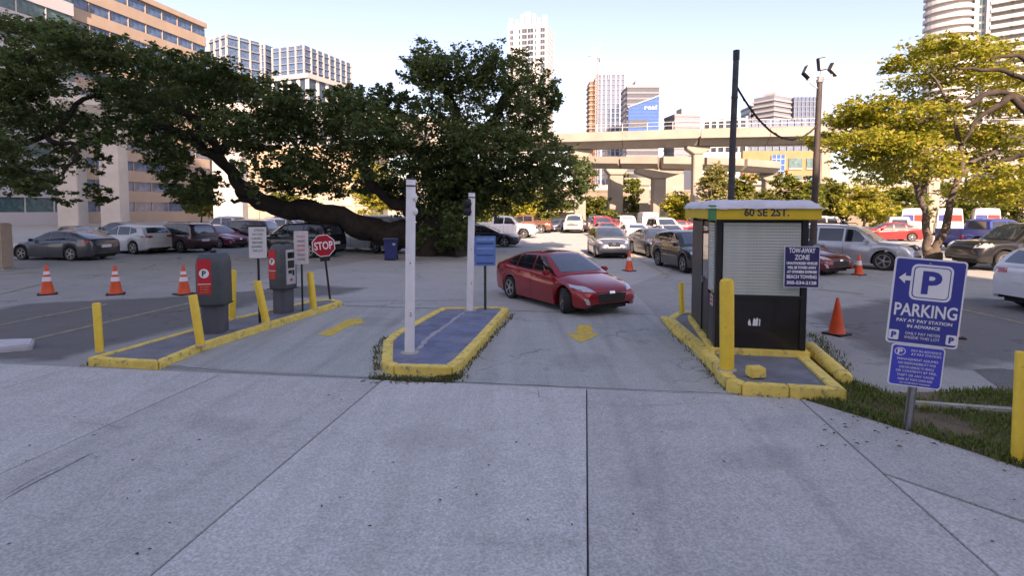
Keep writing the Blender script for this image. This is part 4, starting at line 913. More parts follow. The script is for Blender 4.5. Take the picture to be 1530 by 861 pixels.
up = [(*at(px, d), 11.2) for px, d in ((560, 72), (700, 69), (820, 66), (930, 64), (1040, 62), (1140, 61), (1240, 60), (1380, 59), (1560, 58))]
guideway('guideway', 'upper cream concrete guideway crossing behind the booth', up, GIRD, 1)
lowg = [(*at(px, d), z) for px, d, z in ((845, 80, 10.2), (880, 76, 9.6), (930, 73, 9.3), (985, 71, 9.1), (1045, 71, 9.0), (1100, 72, 8.9), (1150, 75, 8.8))]
guideway('guideway', 'lower branch guideway bending under the upper one', lowg, [(-1.6,0),(-1.6,-.9),(-.8,-1.5),(.8,-1.5),(1.6,-.9),(1.6,0)], 1, rail=False)
pier('slender square pier under the upper guideway left of the dark pole', 1040, 62, 9.5, 1.0, (2.6, .9))
pier('pale pier half hidden by the lamp pole', 1228, 60, 9.5, 1.1, (2.6, .9))
pier('pier standing at the right end of the oak foliage', 866, 65.5, 9.5, 1.3, (2.8, 1.0))
pier('broad pier with wide hammerhead cap in the middle of the viaduct', 983, 71.5, 7.6, 1.6, (6.0, 1.2))
pier('left one of two broad white columns behind the far cars', 919, 80, 8.4, 1.9, (3.0, 1.0))
pier('white column with arched cap right of the broad white columns', 960, 84, 7.2, 1.6, (6.0, 1.2))
pier('wide white pier behind the hammerhead', 1003, 88, 8.0, 3.0, None)
pier('short pier carrying the end of the lower branch guideway', 1148, 75.5, 7.3, 1.5, (3.2, 1.0))
pier('pier behind the forked tree at the right', 1388, 59, 9.5, 1.3, (2.6, .9))
# left elevated line: tall tapered pillars half hidden by the oak
lt = [(*at(px, d), 17.5) for px, d in ((-90, 74), (90, 75), (172, 76), (345, 80), (520, 86), (640, 92), (720, 110), (740, 150))]
guideway('guideway', 'high concrete guideway above the oak at the left', lt, [(-2.4,0),(-2.4,-1.2),(-1.2,-2.6),(1.2,-2.6),(2.4,-1.2),(2.4,0)], 1, GREYC, False)
for px, d, w_, lab in ((109, 75, 2.9, 'broad pale pillar behind the white crossover, left of two'), (172, 76, 2.8, 'broad pale pillar behind the maroon wagon, right of two'), (640, 93, 3.0, 'pale pillar hidden behind the oak trunk'), (345, 80, 4.2, 'pale pillar behind the black minivan under the oak limb')):
    pier(lab, px, d, 15.2, w_, (w_+2.6, 3.2), 1.8, GREYC)
# low expressway ramps
def ramp_wall(label, px0, px1, d, z0, z1, m):
    a = A(px0, 312, d); b = A(px1, 312, d); t = thing('ramp_wall', label, 'wall'); n = int((b.x-a.x)/6)
    for i in range(n):
        x0 = a.x+(b.x-a.x)*i/n; x1 = a.x+(b.x-a.x)*(i+1)/n
        MB().box((x0+.02, d, z0), (x1-.02, d+.5, z1)).build('panel', m, t); MB().box((x0+.01, d-.12, z1), (x1-.01, d+.62, z1+.28)).build('coping', m, t)
    return t
RAMPM = mat('shaded_ramp_concrete', (.20,.17,.125), .85, var=.12, scale=.5, dirt=(.14,.12,.09), dirt_amt=.42, dscale=.6)  # tan concrete, darkened: shade of the upper guideway is put into the colour
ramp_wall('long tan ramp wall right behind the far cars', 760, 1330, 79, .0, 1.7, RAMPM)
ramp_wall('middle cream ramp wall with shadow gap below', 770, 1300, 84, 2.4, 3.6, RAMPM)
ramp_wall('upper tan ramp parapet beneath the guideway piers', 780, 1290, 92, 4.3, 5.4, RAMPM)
for nm, d, z in (('ramp_deck', 84, 2.0), ('ramp_deck', 92, 3.9)):
    a = A(770, 312, d); b = A(1300, 312, d)
    o = MB().box((a.x, d+.1, z), (b.x, d+7, z+.38)).build(nm, GREYC); tag(o, ('lower' if d == 84 else 'upper')+' road deck of the ramp behind the far cars', 'ramp')
x, y = at(962, 76); o = MB().box((x-.55, y-.4, 0), (x+.55, y+.4, 3.3)).box((x+.6, y-.3, 0), (x+3.4, y+.4, 3.1)).build('ramp_abutment', CREAM); tag(o, 'cream block with brown door beside the ramp', 'abutment')

# ------------------------------------------------------------------ poles and cable
POLE = mat('weathered_pole', (.055,.055,.06), .8, var=.3, scale=6)
dU = 16.0; x, y = at(1091.5, dU); zt_ = zat(80, dU)
t = thing('utility_pole', 'plain dark utility pole rising behind the booth', 'pole', (x, y, 0))
MB().tube([(0, 0, 0), (.02, 0, zt_*.6), (.075, 0, zt_-.02)], [.098, .092, .080], 14).build('shaft', POLE, t, 40); MB().tube([(.074, 0, zt_-.25), (.074, 0, zt_+.02)], .092, 14).tube([(.05, 0, zt_-1.35), (.05, 0, zt_-1.28)], .095, 14).build('band', DARK, t, 40)
dL = 22.0; x2, y2 = at(1216, dL); zl_ = zat(122, dL)
t = thing('lamp_pole', 'tall slim lamp pole with three floodlights right of the booth', 'lamp post', (x2, y2, 0))
MB().tube([(0, 0, 0), (.03, 0, zl_*.5), (.09, 0, zl_)], [.135, .12, .10], 14).build('shaft', mat('brown_pole', (.05,.038,.034), .7, var=.3), t, 40)
MB().bar((-.45, 0, zl_+.02), (.62, 0, zl_+.08), .07).bar((-.3, 0, zl_-.1), (.1, 0, zl_-.4), .05).tube([(.09, 0, zl_-.1), (.09, 0, zl_+.12)], .13, 10).build('bracket', STEEL, t)
for (u, zz, ry, rx) in ((-.42, .30, 38, -20), (.14, .62, -12, 5), (.62, .40, -62, 15)):
    f_ = MB().box((-.17, -.08, -.25), (.17, .08, .25)).mesh('floodlight', [DARK], None, .02)
    o = link('floodlight', f_, t, (u, 0, zl_+zz), (rad(rx), rad(ry), rad(10))); MB().box((-.14, -.095, -.21), (.14, -.082, .21)).build('lens', mat('lamp_lens', (.5,.5,.5), .3), o)
    MB().bar((u*.8, 0, zl_+.08), (u, 0, zl_+zz-.05), .05).build('stem', STEEL, t)
p0 = Vector((x+.06, y, zat(128, dU))); p1 = Vector((x2+.08, y2, zat(186, dL))); cp = []
for i in range(25):
    f = i/24; p = p0.lerp(p1, f); p.z -= 4*1.05*f*(1-f)*(1.0); cp.append(p)
cb = MB().tube(cp, .032, 6); cq = [q+Vector((.02*math.sin(i*1.9), 0, .05*math.cos(i*1.9))) for i, q in enumerate(cp)]; cb.tube(cq, .015, 5)
tag(cb.build('cable', BLK, None, 60), 'thick black cable sagging from the utility pole to the lamp pole', 'cable')
# ------------------------------------------------------------------ bollards
def bollard(label, bx, by, tx, ty, wpx, z0, name='bollard', m=YEL, dome=False):
    b = G(bx, by, z0); d = b.y; r = wpx*sc(d)/2; tp = A(tx, ty, d); h = (tp-b).length
    t = thing(name, label, 'bollard', b, 0, 'yellow bollards'); ax = (tp-b)
    prof = [(r, -.03), (r, h-r*.7), (r*.86, h-r*.28), (r*.45, h-r*.05), (r*.05, h)] if dome else [(r, -.03), (r, h-.012), (r*.88, h), (r*.70, h-.004), (r*.05, h-.02)]
    o = MB().lathe(prof, 18).build('pipe', m, t, 40); o.rotation_euler = ax.to_track_quat('Z', 'Y').to_euler()
    MB().lathe([(r*1.35, -.01), (r*1.3, .006), (r*1.03, .012)], 14).build('footing', GREYC, t, 40)
    return t
bollard('thin upright yellow bollard at the near end of the pay station island', 149, 526, 144, 453, 11, .13)
bollard('leaning scuffed yellow bollard in front of the nearer pay station', 300, 516, 288, 441, 12, .13)
bollard('upright yellow bollard behind the nearer pay station', 347, 476, 348, 404, 10, .13)
bollard('leaning yellow bollard beside the farther pay station', 398, 482, 384, 420, 11, .13)
bollard('slightly leaning yellow bollard below the stop sign', 469, 461, 463, 407, 10, .13)
bollard('thick domed yellow bollard in front of the booth', 1086, 552, 1086, 416, 21, .17, dome=True)
bollard('thin yellow bollard beside the back corner of the booth', 1019, 468, 1018, 422, 8, .17)
bollard('square-looking yellow post standing in the grass at the right edge', 1519, 690, 1526, 526, 15, .02, m=YEL)
# fallen yellow bollard
a, b = G(1211, 520, .10), G(1263, 566, .10)
t = thing('fallen_bollard', 'fallen yellow concrete-filled bollard lying beside the booth island', 'bollard', (0, 0, 0), 0, 'yellow bollards')
r = .105; d = (b-a).normalized(); MB().tube([a, a+d*.4, b-d*.03, b+d*.02], [r, r, r, r*.72], 18).build('pipe', YEL2, t, 45); MB().tube([a-d*.07, a+d*.01], [r*.5, r*.86], 12).build('concrete_core', GREYC, t, 45)
b = G(1129, 563, .165); o = MB().box((-.11, -.09, 0), (.11, .09, .14)).build('kerb_block', YEL2, None, bevel=.015, loc=b, rot=rad(6)); tag(o, 'small loose yellow block lying on the booth island', 'block')

# ------------------------------------------------------------------ white gate posts
def gate_post(label, bx, by, tx, ty, wpx, fit):
    b = G(bx, by, .13); tp = A(tx, ty, b.y); r = wpx*sc(b.y)/2; t = thing('gate_post', label, 'post', b); ax = tp-b; h = ax.length
    q = ax.to_track_quat('Z', 'Y').to_euler()
    MB().lathe([(r, -.03), (r*.97, h*.5), (r*.93, h-.01), (r*.9, h)], 22).build('shaft', WHITE, t, 40, rot=q)
    MB().lathe([(r*.985, h-.12), (r*.985, h-.095)], 22).build('band', DARK, t, rot=q); MB().lathe([(r*.97, h-.005), (r*.97, h+.012), (r*.8, h+.02)], 22).build('cap', BLK, t, 40, rot=q)
    MB().lathe([(r*1.9, -.03), (r*1.9, .008), (r*1.3, .02)], 16).build('base_plate', GREYC, t, 40)
    if fit == 'right':
        for k, zz in enumerate((h-.30, h-.52)):
            MB().lathe([(.05, 0), (.062, .05), (.03, .075)], 12, 0, Matrix.Translation((r+.0, -.02, zz)) @ Matrix.Rotation(rad(90), 4, 'Y')).build('bracket', WHITE, t, 40)
        MB().box((r*.7, -.05, h-.58), (r+.02, .05, h-.24)).build('back_plate', WHITE, t, bevel=.008)
    else:
        for zz in (h-.25, h-.43):
            MB().lathe([(.085, 0), (.09, .06), (.07, .10), (.03, .12)], 14, 0, Matrix.Translation((-r*.35, -r*.7, zz)) @ Matrix.Rotation(rad(90), 4, 'X')).build('lens', BLK, t, 40)
        MB().box((-r*1.6, -r*1.2, h-.53), (r*.5, -r*.6, h-.14)).build('housing', DARK, t, bevel=.015)
    for zz in (.62, .66, h*.52): MB().box((r*.4, -r*1.02, zz), (r*.62, -r*.7, zz+.018)).build('bolt', DARK, t)
    return t
gate_post('near white gate post with dark top band on the lane island', 612, 527, 614, 268, 15, 'right')
gate_post('far white gate post with black sensor pair on the lane island', 702, 464, 705, 288, 10.5, 'left')

# ------------------------------------------------------------------ signs
RST = mat('sign_red', (.50,.012,.025), .45, var=.06); BLS = mat('sign_blue', (.035,.05,.30), .45, var=.08, scale=3); BLS2 = mat('sign_light_blue', (.05,.07,.52), .45, var=.06); SKYB = mat('sign_sky_blue', (.09,.22,.52), .5, var=.1, scale=6)
RPNL = mat('panel_red', (.62,.02,.03), .5, var=.06); INK = mat('dark_ink', (.03,.035,.06), .6); PINKS = mat('washed_sign', (.62,.56,.57), .6, var=.08, scale=9); GREENP = mat('green_post', (.02,.05,.035), .6); NAVY = mat('navy_sheet', (.025,.025,.13), .5, var=.1)
def plate(name, x0, x1, z0, z1, y, th, m, parent, rnd=.02):
    pts = []
    for cx, cz, a0 in ((x1-rnd, z1-rnd, 0), (x0+rnd, z1-rnd, 90), (x0+rnd, z0+rnd, 180), (x1-rnd, z0+rnd, 270)):
        for k in range(4): a = rad(a0+30*k); pts.append((cx+rnd*math.cos(a), cz+rnd*math.sin(a)))
    n = len(pts); mb = MB(); mb.v = [(p, y, q) for p, q in pts] + [(p, y+th, q) for p, q in pts]
    mb.f = [tuple(range(n-1, -1, -1)), tuple(range(n, 2*n))] + [(i, (i+1) % n, n+(i+1) % n, n+i) for i in range(n)]; mb.m = [0]*len(mb.f)
    o = mb.build(name, m, parent); bm = bmesh.new(); bm.from_mesh(o.data); bmesh.ops.recalc_face_normals(bm, faces=bm.faces); bm.to_mesh(o.data); bm.free(); return o
def sign_root(name, label, bx, by, z0, rz=0.0, lean=0.0):
    b = G(bx, by, z0); t = thing(name, label, 'sign', b); t.rotation_euler = (0, lean, rz); return t, sc(b.y)
# big blue parking sign
t, k = sign_root('parking_sign', 'large blue parking sign with white arrow on a steel post in the grass', 1357, 644, .03, rad(-12), rad(4.4))
W_, z0_, z1_ = .35, .97, 1.93
MB().box((-.035, .0, -.1), (.035, .02, 1.6)).box((-.035, .0, -.1), (-.02, .05, 1.6)).box((.02, .0, -.1), (.035, .05, 1.6)).build('post', STEEL, t)
def tilt(o, a): o.rotation_euler = (0, a, 0); return o
def sign_plate(parent, m, x0, x1, z0, z1, y, rim=.018):
    p = plate('sign_panel', x0, x1, z0, z1, y, .006, SIGNW, parent, .035); plate('panel_face', x0+rim, x1-rim, z0+rim, z1-rim, y-.003, .002, m, p, .025); return p
p = sign_plate(t, BLS, -W_+.01, W_+.01, z0_, z1_, -.012)
def on(parent, s_, x_, z_, h_, w_=None, m_=SIGNW, y_=-.020, bold=0): return text(s_, parent, face_cam(x_, y_, z_), h_, w_, m_, bold=bold)
plate('white_square', -.17, .235, 1.47, 1.865, -.017, .002, SIGNW, p, .06); plate('square_line', -.147, .212, 1.493, 1.842, -.019, .002, BLS, p, .045); plate('white_square', -.137, .202, 1.503, 1.832, -.021, .002, SIGNW, p, .04)
on(p, 'P', .035, 1.668, .235, .19, BLS, -.0225, .012)
ar = MB(); ar.v = [(-.29, -.0215, 1.70), (-.225, -.0215, 1.64), (-.225, -.0215, 1.675), (-.155, -.0215, 1.675), (-.155, -.0215, 1.725), (-.225, -.0215, 1.725), (-.225, -.0215, 1.76)]; ar.f = [tuple(range(7))]; ar.m = [0]; ar.build('arrow', SIGNW, p)
on(p, 'PARKING', .01, 1.355, .135, .61, bold=.004); on(p, 'PAY AT PAY STATION', .01, 1.235, .034, .54, bold=.001); on(p, 'IN ADVANCE', .01, 1.175, .034, .32, bold=.001)
on(p, 'ONLY PAY METER', .01, 1.095, .030, .34); on(p, 'INSIDE THIS LOT', .01, 1.050, .030, .34)
for sx in (-.27, .29): plate('white_square', sx-.05, sx+.05, 1.01, 1.12, -.017, .002, SIGNW, p, .015); on(p, 'P', sx, 1.065, .062, .05, BLS, bold=.004)
q = sign_plate(t, BLS2, -.27, .255, .50, .965, -.010, .014)
mb = MB(); ring = []
for j in range(28):
    a = 2*math.pi*j/28; mb.v += [(-.185+.055*math.cos(a), -.0175, .885+.045*math.sin(a)), (-.185+.047*math.cos(a), -.0175, .885+.037*math.sin(a))]
for j in range(28): mb.f.append((2*j, 2*j+1, (2*j+3) % 56, (2*j+2) % 56)); mb.m.append(0)
mb.build('ring', SIGNW, q); on(q, 'P', -.185, .885, .055, .05, y_=-.0178, bold=.003)
on(q, 'PAY IN ADVANCE', .07, .905, .026, .29, y_=-.0178); on(q, 'AT PAY STATION', .07, .865, .026, .29, y_=-.0178)
for i, s_ in enumerate(('MANAGEMENT ASSUMES', 'NO RESPONSIBILITY FOR', 'LOSS OR DAMAGE TO VEHICLE', 'OR CONTENTS BY FIRE,', 'THEFT OR ANY CAUSE.', 'PARK AT YOUR OWN RISK')): on(q, s_, -.005, .805-.045*i, .026, .40-.03*(i % 3), y_=-.0178)
on(q, 'NO OVERNIGHT PARKING', -.005, .54, .016, .3, y_=-.0178)
for zz in (1.05, 1.88, .58): MB().lathe([(.012, 0), (.010, .006)], 8, 0, face_cam(-.0, -.016, zz)).build('bolt', STEEL, t)
# stop sign
t, k = sign_root('stop_sign', 'red octagonal stop sign on a leaning dark post', 493, 447, .13, rad(10), rad(-5.5))
zc = (447-367)*k+.02; R_ = 16.6*k*1.06
def octo(name, R, y, m, par): 
    pts = [(R*math.cos(rad(22.5+45*i)), zc+R*math.sin(rad(22.5+45*i))) for i in range(8)]; mb = MB(); mb.v = [(a, y, b) for a, b in pts]+[(a, y+.005, b) for a, b in pts]
    mb.f = [tuple(range(8)), tuple(range(15, 7, -1))]+[(i, 8+i, 8+(i+1) % 8, (i+1) % 8) for i in range(8)]; mb.m = [0]*10; return mb.build(name, m, par)
MB().box((-.025, .0, -.1), (.025, .03, zc+.15)).build('post', DARK, t); o = octo('sign_panel', R_, -.01, SIGNW, t); octo('panel_face', R_*.93, -.013, RST, o)
text('STOP', o, face_cam(0, -.015, zc), .20, R_*1.52, SIGNW, bold=.006); MB().box((-.13, -.004, zc-R_-.10), (.12, .004, zc-R_-.01)).build('tag_plate', DARK, t)
# white notices on the island
t, k = sign_root('notice_sign', 'white notice sign on a thin dark post beside the farther pay station', 388, 481, .13, rad(14)); h = (481-360)*k
MB().box((-.022, 0, -.1), (.022, .03, h+.3)).build('post', DARK, t); p = plate('sign_panel', -.17, .17, h-.34, h+.33, -.01, .008, mat('faded_white_sign', (.66,.66,.66), .6, var=.05), t, .02)
plate('top_edge', -.172, .172, h+.31, h+.345, -.014, .014, DARK, p, .005)
for i, (dx, s_) in enumerate(((.03,'ATTENTION'), (0,'PAY FOR'), (-.02,'YOUR SPACE'), (.0,'BEFORE'), (-.02,'LEAVING'), (0,'THE LOT'))): text(s_, p, face_cam(dx, -.012, h+.24-.085*i), .045, .20, INK)
t, k = sign_root('notice_sign', 'washed-out pinkish notice sign on thin post next to the stop sign', 452, 465, .13, rad(8)); h = (465-370)*k
MB().box((-.02, 0, -.1), (.02, .03, h+.3)).build('post', DARK, t); p = plate('sign_panel', -.16, .16, h-.37, h+.40, -.01, .008, PINKS, t, .02)
for i, s_ in enumerate(('NO', 'PARKING', 'WITHOUT', 'RECEIPT', 'TOW AWAY', 'ZONE')): text(s_, p, face_cam(0, -.012, h+.27-.105*i), .05, .17, RPNL if i in (0, 2, 3) else INK)
# blue notice on the lane island
t, k = sign_root('notice_sign', 'plain sky-blue notice board on dark green post by the far gate post', 725, 463, .13, rad(4)); h = (463-374)*k
MB().box((-.03, 0, -.1), (.03, .03, h+.2)).build('post', GREENP, t); p = plate('sign_panel', -.245, .245, h-.35, h+.35, -.01, .008, SKYB, t, .02)
LB = mat('pale_blue_print', (.20,.36,.64), .5); DB = mat('deep_blue_print', (.03,.08,.26), .5)
for z_, hh, m_ in ((h+.27, .06, LB), (h+.17, .05, DB), (h+.06, .03, LB), (h-.10, .03, DB), (h-.29, .04, DB)): plate('print_band', -.20, .20, z_-hh/2, z_+hh/2, -.0125, .002, m_, p, .008)

# ------------------------------------------------------------------ pay stations
PST = mat('pay_station_grey', (.062,.078,.085), .5, var=.12, scale=6); PST2 = mat('pay_station_base', (.085,.095,.115), .55, var=.12); SILVF = mat('silver_face', (.55,.56,.58), .35, .4, var=.06)
def pay_station(label, bx, by, hpx, wpx, rz, turn=1):
    b = G(bx, by, .11); k = sc(b.y); H_, w = hpx*k, wpx*k/2; t = thing('pay_station', label, 'pay station', b, rz, 'pay stations'); hb = H_*.36; dp = w*1.05
    def octp(w_, d_, c): return [(-w_+c, -d_), (w_-c, -d_), (w_, -d_+c), (w_, d_-c), (w_-c, d_), (-w_+c, d_), (-w_, d_-c), (-w_, -d_+c)]
    MB().prism(octp(w*.76, dp*.78, .05), -.02, hb).build('pedestal', PST2, t, bevel=.01)
    mb = MB(); secs = [(hb, .97), (hb+.05, 1), (H_*.86, 1), (H_*.94, .93), (H_*.985, .80), (H_, .62)]; pts = octp(w, dp, .06); n = 8
    for z, f in secs: mb.v += [(x*f, y*f, z) for x, y in pts]
    for i in range(len(secs)-1):
        for j in range(n): mb.f.append((i*n+j, i*n+(j+1) % n, (i+1)*n+(j+1) % n, (i+1)*n+j))
    mb.f += [tuple(range(n-1, -1, -1)), tuple((len(secs)-1)*n+j for j in range(n))]; mb.m = [0]*len(mb.f); mb.build('cabinet', PST, t, bevel=.012)
    MB().box((-.05, -.05, H_-.01), (.05, .05, H_+.05)).build('antenna_cap', DARK, t, bevel=.015)
    MB().box((-w*1.02, -dp*1.02, hb-.012), (w*1.02, dp*1.02, hb+.004)).build('collar', DARK, t)
    x0, x1 = -w*.78, w*.16; z1 = H_*.93; z0 = H_*.50; y = -dp-.004
    p = plate('red_panel', x0, x1, z0, z1, y, .006, RPNL, t, .015); xc = (x0+x1)/2; zc_ = z0+(z1-z0)*.60; rr = (x1-x0)*.36
    MB().lathe([(rr, 0), (rr, .004)], 22, 0, face_cam(xc, y, zc_)).build('white_disc', SIGNW, p); text('P', p, face_cam(xc, y-.0055, zc_), rr*1.15, rr*.8, INK, bold=.005)
    plate('panel_line', x0+.01, x1-.01, z0+(z1-z0)*.285, z0+(z1-z0)*.305, y-.002, .002, SIGNW, p, .003)
    for i, s_ in enumerate(('PAY HERE', 'FOR PARKING', 'ALL DAY')): text(s_, p, face_cam(xc, y-.003, z0+(z1-z0)*(.22-.075*i)), .022, (x1-x0)*.62, mat('print_yellow', (.6,.42,.12), .6))
    # control side, facing +X
    xs_ = w+.004; sf = thing('x', '', '') if False else None
    if turn < 0: return t
    MB().box((w-.01, -dp*.62, H_*.42), (xs_+.012, dp*.62, H_*.93)).build('control_face', SILVF, t, bevel=.03)
    for (y0, y1, a, b2, m_) in ((-.42, .42, .80, .89, GLASS), (-.40, .40, .66, .77, DARK), (-.35, .1, .58, .63, DARK), (.15, .40, .55, .63, BLK)): MB().box((xs_+.006, dp*y0, H_*a), (xs_+.018, dp*y1, H_*b2)).build('control', m_, t, bevel=.004)
    MB().lathe([(.035, 0), (.03, .012)], 14, 0, Matrix.Translation((xs_+.010, 0, H_*.49)) @ Matrix.Rotation(rad(90), 4, 'Y')).build('button', RST, t)
    return t
pay_station('grey pay station with red P panel, nearer of two', 322, 496, 120, 40, rad(10), -1)
pay_station('grey pay station with silver control face, farther of two', 424, 467, 103, 30, rad(-22))

# ------------------------------------------------------------------ attendant booth
FL = G(1067, 524, .19); FR = G(1203, 530, .19); ax = (FR-FL); rzb = math.atan2(ax.y, ax.x); wB = Vector(ax[:2]).length
bt = thing('booth', 'small black attendant booth with shuttered windows and yellow roof band', 'booth', (FL.x, FL.y, .17), rzb)
dB, hB = 2.65, 2.16
BROWN = mat('dark_brown_panel', (.012,.008,.008), .35, var=.3, scale=2.2, coat=.3); FRAME = mat('black_frame', (.014,.014,.015), .4, var=.2); SHUT = mat('shutter_slat', (.50,.55,.51), .45, .1, var=.07, scale=4, dirt=(.43,.48,.44), dirt_amt=.42, dscale=3); DGP = mat('charcoal_panel', (.045,.048,.052), .5, var=.2, scale=3)
MB().box((-.06, -.06, -.03), (wB+.06, dB+.06, .075)).build('base_frame', YEL2, bt, bevel=.01)
zs = .92
MB().box((.02, .02, .07), (wB-.02, dB-.02, zs)).build('lower_wall', BROWN, bt); MB().box((.06, .06, zs), (wB-.06, dB-.06, hB)).build('inner_wall', FRAME, bt)
for (x_, y_) in ((0, 0), (wB-.09, 0), (0, dB-.09), (wB-.09, dB-.09)): MB().box((x_, y_-.004, .07), (x_+.09, y_+.09, hB)).build('corner_post', FRAME, bt)
MB().box((-.006, .62, .07), (.09, .70, hB)).build('door_post', FRAME, bt); MB().box((-.006, 1.35, .07), (.09, 1.43, hB)).build('door_post', FRAME, bt)
MB().box((-.004, .10, .10), (.03, .61, zs-.02)).build('side_panel', DGP, bt, bevel=.006); MB().box((-.004, 1.44, .10), (.03, dB-.1, hB-.06)).build('side_panel', DGP, bt, bevel=.006)
dr = MB().box((.012, .71, .09), (.045, 1.34, hB-.05)).build('door', FRAME, bt); MB().box((.004, .76, 1.10), (.02, 1.29, hB-.15)).build('door_glass', GLASS, dr); MB().box((-.02, 1.24, .98), (.02, 1.29, 1.10)).build('handle', STEEL, dr)
ns = 24; z = zs+.03; sh_ = (hB-.05-z)/ns
sm = MB().box((.11, -.012, 0), (wB-.11, .03, sh_*.93), 0).mesh('shutter_slat', [SHUT], None, .003, 1); sm2 = MB().box((-.014, .11, 0), (.03, .60, sh_*.86), 0).mesh('shutter_slat', [SHUT], None, .004, 1)
for i in range(ns): link('shutter_slat', sm, bt, (0, 0, z+i*sh_)); link('shutter_slat', sm2, bt, (0, 0, z+i*sh_))
rd_ = MB()
for i in range(1, 24): x_ = .11+(wB-.22)*i/24; rd_.box((x_-.002, -.0135, z), (x_+.002, .0, z+ns*sh_))
rd_.build('shutter_rod', SHUT, bt)
MB().box((.05, -.03, zs-.02), (wB-.05, .03, zs+.03)).build('sill', FRAME, bt, bevel=.005)
# roof with yellow fascia and a lumpy white membrane
ov = .14; fz = hB
MB().box((-ov, -ov, fz), (wB+ov, dB+ov, fz+.20)).build('fascia', mat('fascia_yellow', (.75,.50,.03), .5, var=.08, dirt=(.4,.28,.05), dirt_amt=.35, dscale=5), bt, bevel=.008)
MB().box((-ov-.012, -ov-.012, fz-.02), (-ov+.11, -ov+.05, fz+.23)).build('corner_patch', mat('green_patch', (.04,.28,.11), .5), bt, bevel=.01)
text('60 SE 2ST.', bt, face_cam(wB*.52, -ov-.003, fz+.115), .115, .66, INK, bold=.004)
mb = MB(); nx, ny = 26, 26
for j in range(ny+1):
    for i in range(nx+1):
        u, v = i/nx, j/ny; e = min(u, 1-u, v, 1-v)
        zz = fz+.205 + (.10*min(1, e/.06)) + .035*mn.noise(Vector((u*7, v*7, 1)))*(1 if e > 0 else .6) - .02*(e == 0)
        mb.v.append((-ov-.035+(wB+2*ov+.07)*u, -ov-.035+(dB+2*ov+.07)*v, zz))
for j in range(ny):
    for i in range(nx): a = j*(nx+1)+i; mb.f.append((a, a+1, a+nx+2, a+nx+1))
bd = [i for i in range(nx+1)] + [j*(nx+1)+nx for j in range(1, ny+1)] + [ny*(nx+1)+i for i in range(nx-1, -1, -1)] + [j*(nx+1) for j in range(ny-1, 0, -1)]
o0 = len(mb.v); mb.v += [(mb.v[i][0], mb.v[i][1], fz+.17+.02*mn.noise(Vector((k*.4, 0, 0)))) for k, i in enumerate(bd)]
for k in range(len(bd)): a, b2 = bd[k], bd[(k+1) % len(bd)]; mb.f.append((b2, a, o0+k, o0+(k+1) % len(bd)))
mb.m = [0]*len(mb.f); mb.build('roof_membrane', mat('white_membrane', (.62,.63,.68), .7, var=.1, scale=5, bump=.3, bscale=8), bt, 60)
# torn white sticker, red notice on the side
st = [(-.075,-.06),(-.085,.0),(-.06,.07),(-.045,.03),(-.03,-.06)]; st2 = [(-.01,-.06),(.0,.06),(.02,.09),(.04,.05),(.06,.10),(.08,.07),(.07,-.06)]; st3 = [(.09,-.06),(.095,.08),(.115,.06),(.11,-.06)]
mb = MB()
for s_ in (st, st2, st3): mb.add([(wB*.43+x_*.95, .012, .50+z_*.85) for x_, z_ in s_], [tuple(range(len(s_)))])
mb.build('torn_sticker', SIGNW, bt)
nt_ = MB().box((-.010, .16, zs-.20), (-.005, .40, zs-.02)).build('notice', mat('pale_notice', (.62,.45,.44), .6), bt)
Ml = Matrix.Translation((-.012, .28, zs-.11)) @ Matrix.Rotation(rad(-90), 4, 'Z') @ Matrix.Rotation(rad(90), 4, 'X')
text('STAFF', nt_, Ml @ Matrix.Translation((0, .04, 0)), .04, .18, RPNL); text('ONLY', nt_, Ml @ Matrix.Translation((0, -.03, 0)), .04, .16, RPNL)
lk = MB().box((-.03, .15, zs+.0), (.0, .21, zs+.07)).build('padlock', mat('brass', (.5,.35,.1), .4, .8), bt)
# tow-away notice fixed to the booth front
p = A(1198, 399, FR.y-.10); k = sc(p.y)
tw = thing('tow_notice', 'navy and white tow-away notice fixed to the booth front', 'sign', p, rzb); 
w2, h2 = 24.5*k, 31*k
plate('sign_panel', -w2, w2, -h2, h2, 0, .008, SIGNW, tw, .004); f_ = plate('panel_face', -w2+.008, w2-.008, -h2+.008, h2-.008, -.003, .002, NAVY, tw, .004)
for s_, z_, hh, ww in (('TOW-AWAY', .80, .075, 1.5), ('ZONE', .47, .075, .85), ('UNAUTHORIZED VEHICLES', .18, .038, 1.75), ('WILL BE TOWED AWAY', -.03, .038, 1.65), ('AT OWNERS EXPENSE', -.24, .038, 1.7), ('BEACH TOWING', -.48, .052, 1.7), ('305-534-2128', -.77, .048, 1.7)): text(s_, f_, face_cam(0, -.0045, z_*h2), hh, ww*w2, SIGNW, bold=.003)

# ------------------------------------------------------------------ cones
ORG = mat('cone_orange', (.78,.085,.018), .5, var=.08, scale=6, dirt=(.30,.06,.03), dirt_amt=.32, dscale=8); WCOL = mat('cone_white', (.72,.70,.72), .45, var=.06)
def cone(label, bx, by, h, collars, lean=0.0, col=ORG):
    b = G(bx, by); t = thing('traffic_cone', label, 'traffic cone', b, rng.uniform(0, 1.5), 'traffic cones'); t.rotation_euler.x = lean; r0, r1 = h*.20, h*.035
    MB().box((-h*.27, -h*.27, 0), (h*.27, h*.27, .035)).build('base', BLK, t, bevel=.012)
    def rr(f): return r0+(r1-r0)*f
    MB().lathe([(r0*1.12, .03), (r0, .05)] + [(rr(f), .05+(h-.05)*f) for f in (.25, .5, .75, .97)] + [(r1*.6, h)], 20).build('cone_body', col, t, 40)
    for f0, f1 in collars: MB().lathe([(rr(f0)+.004, .05+(h-.05)*f0), (rr(f1)+.004, .05+(h-.05)*f1)], 20).build('collar', WCOL, t, 40)
two = ((.42, .58), (.66, .78))
cone('leftmost of three orange cones with white collars in the left lot', 71, 440, .86, two)
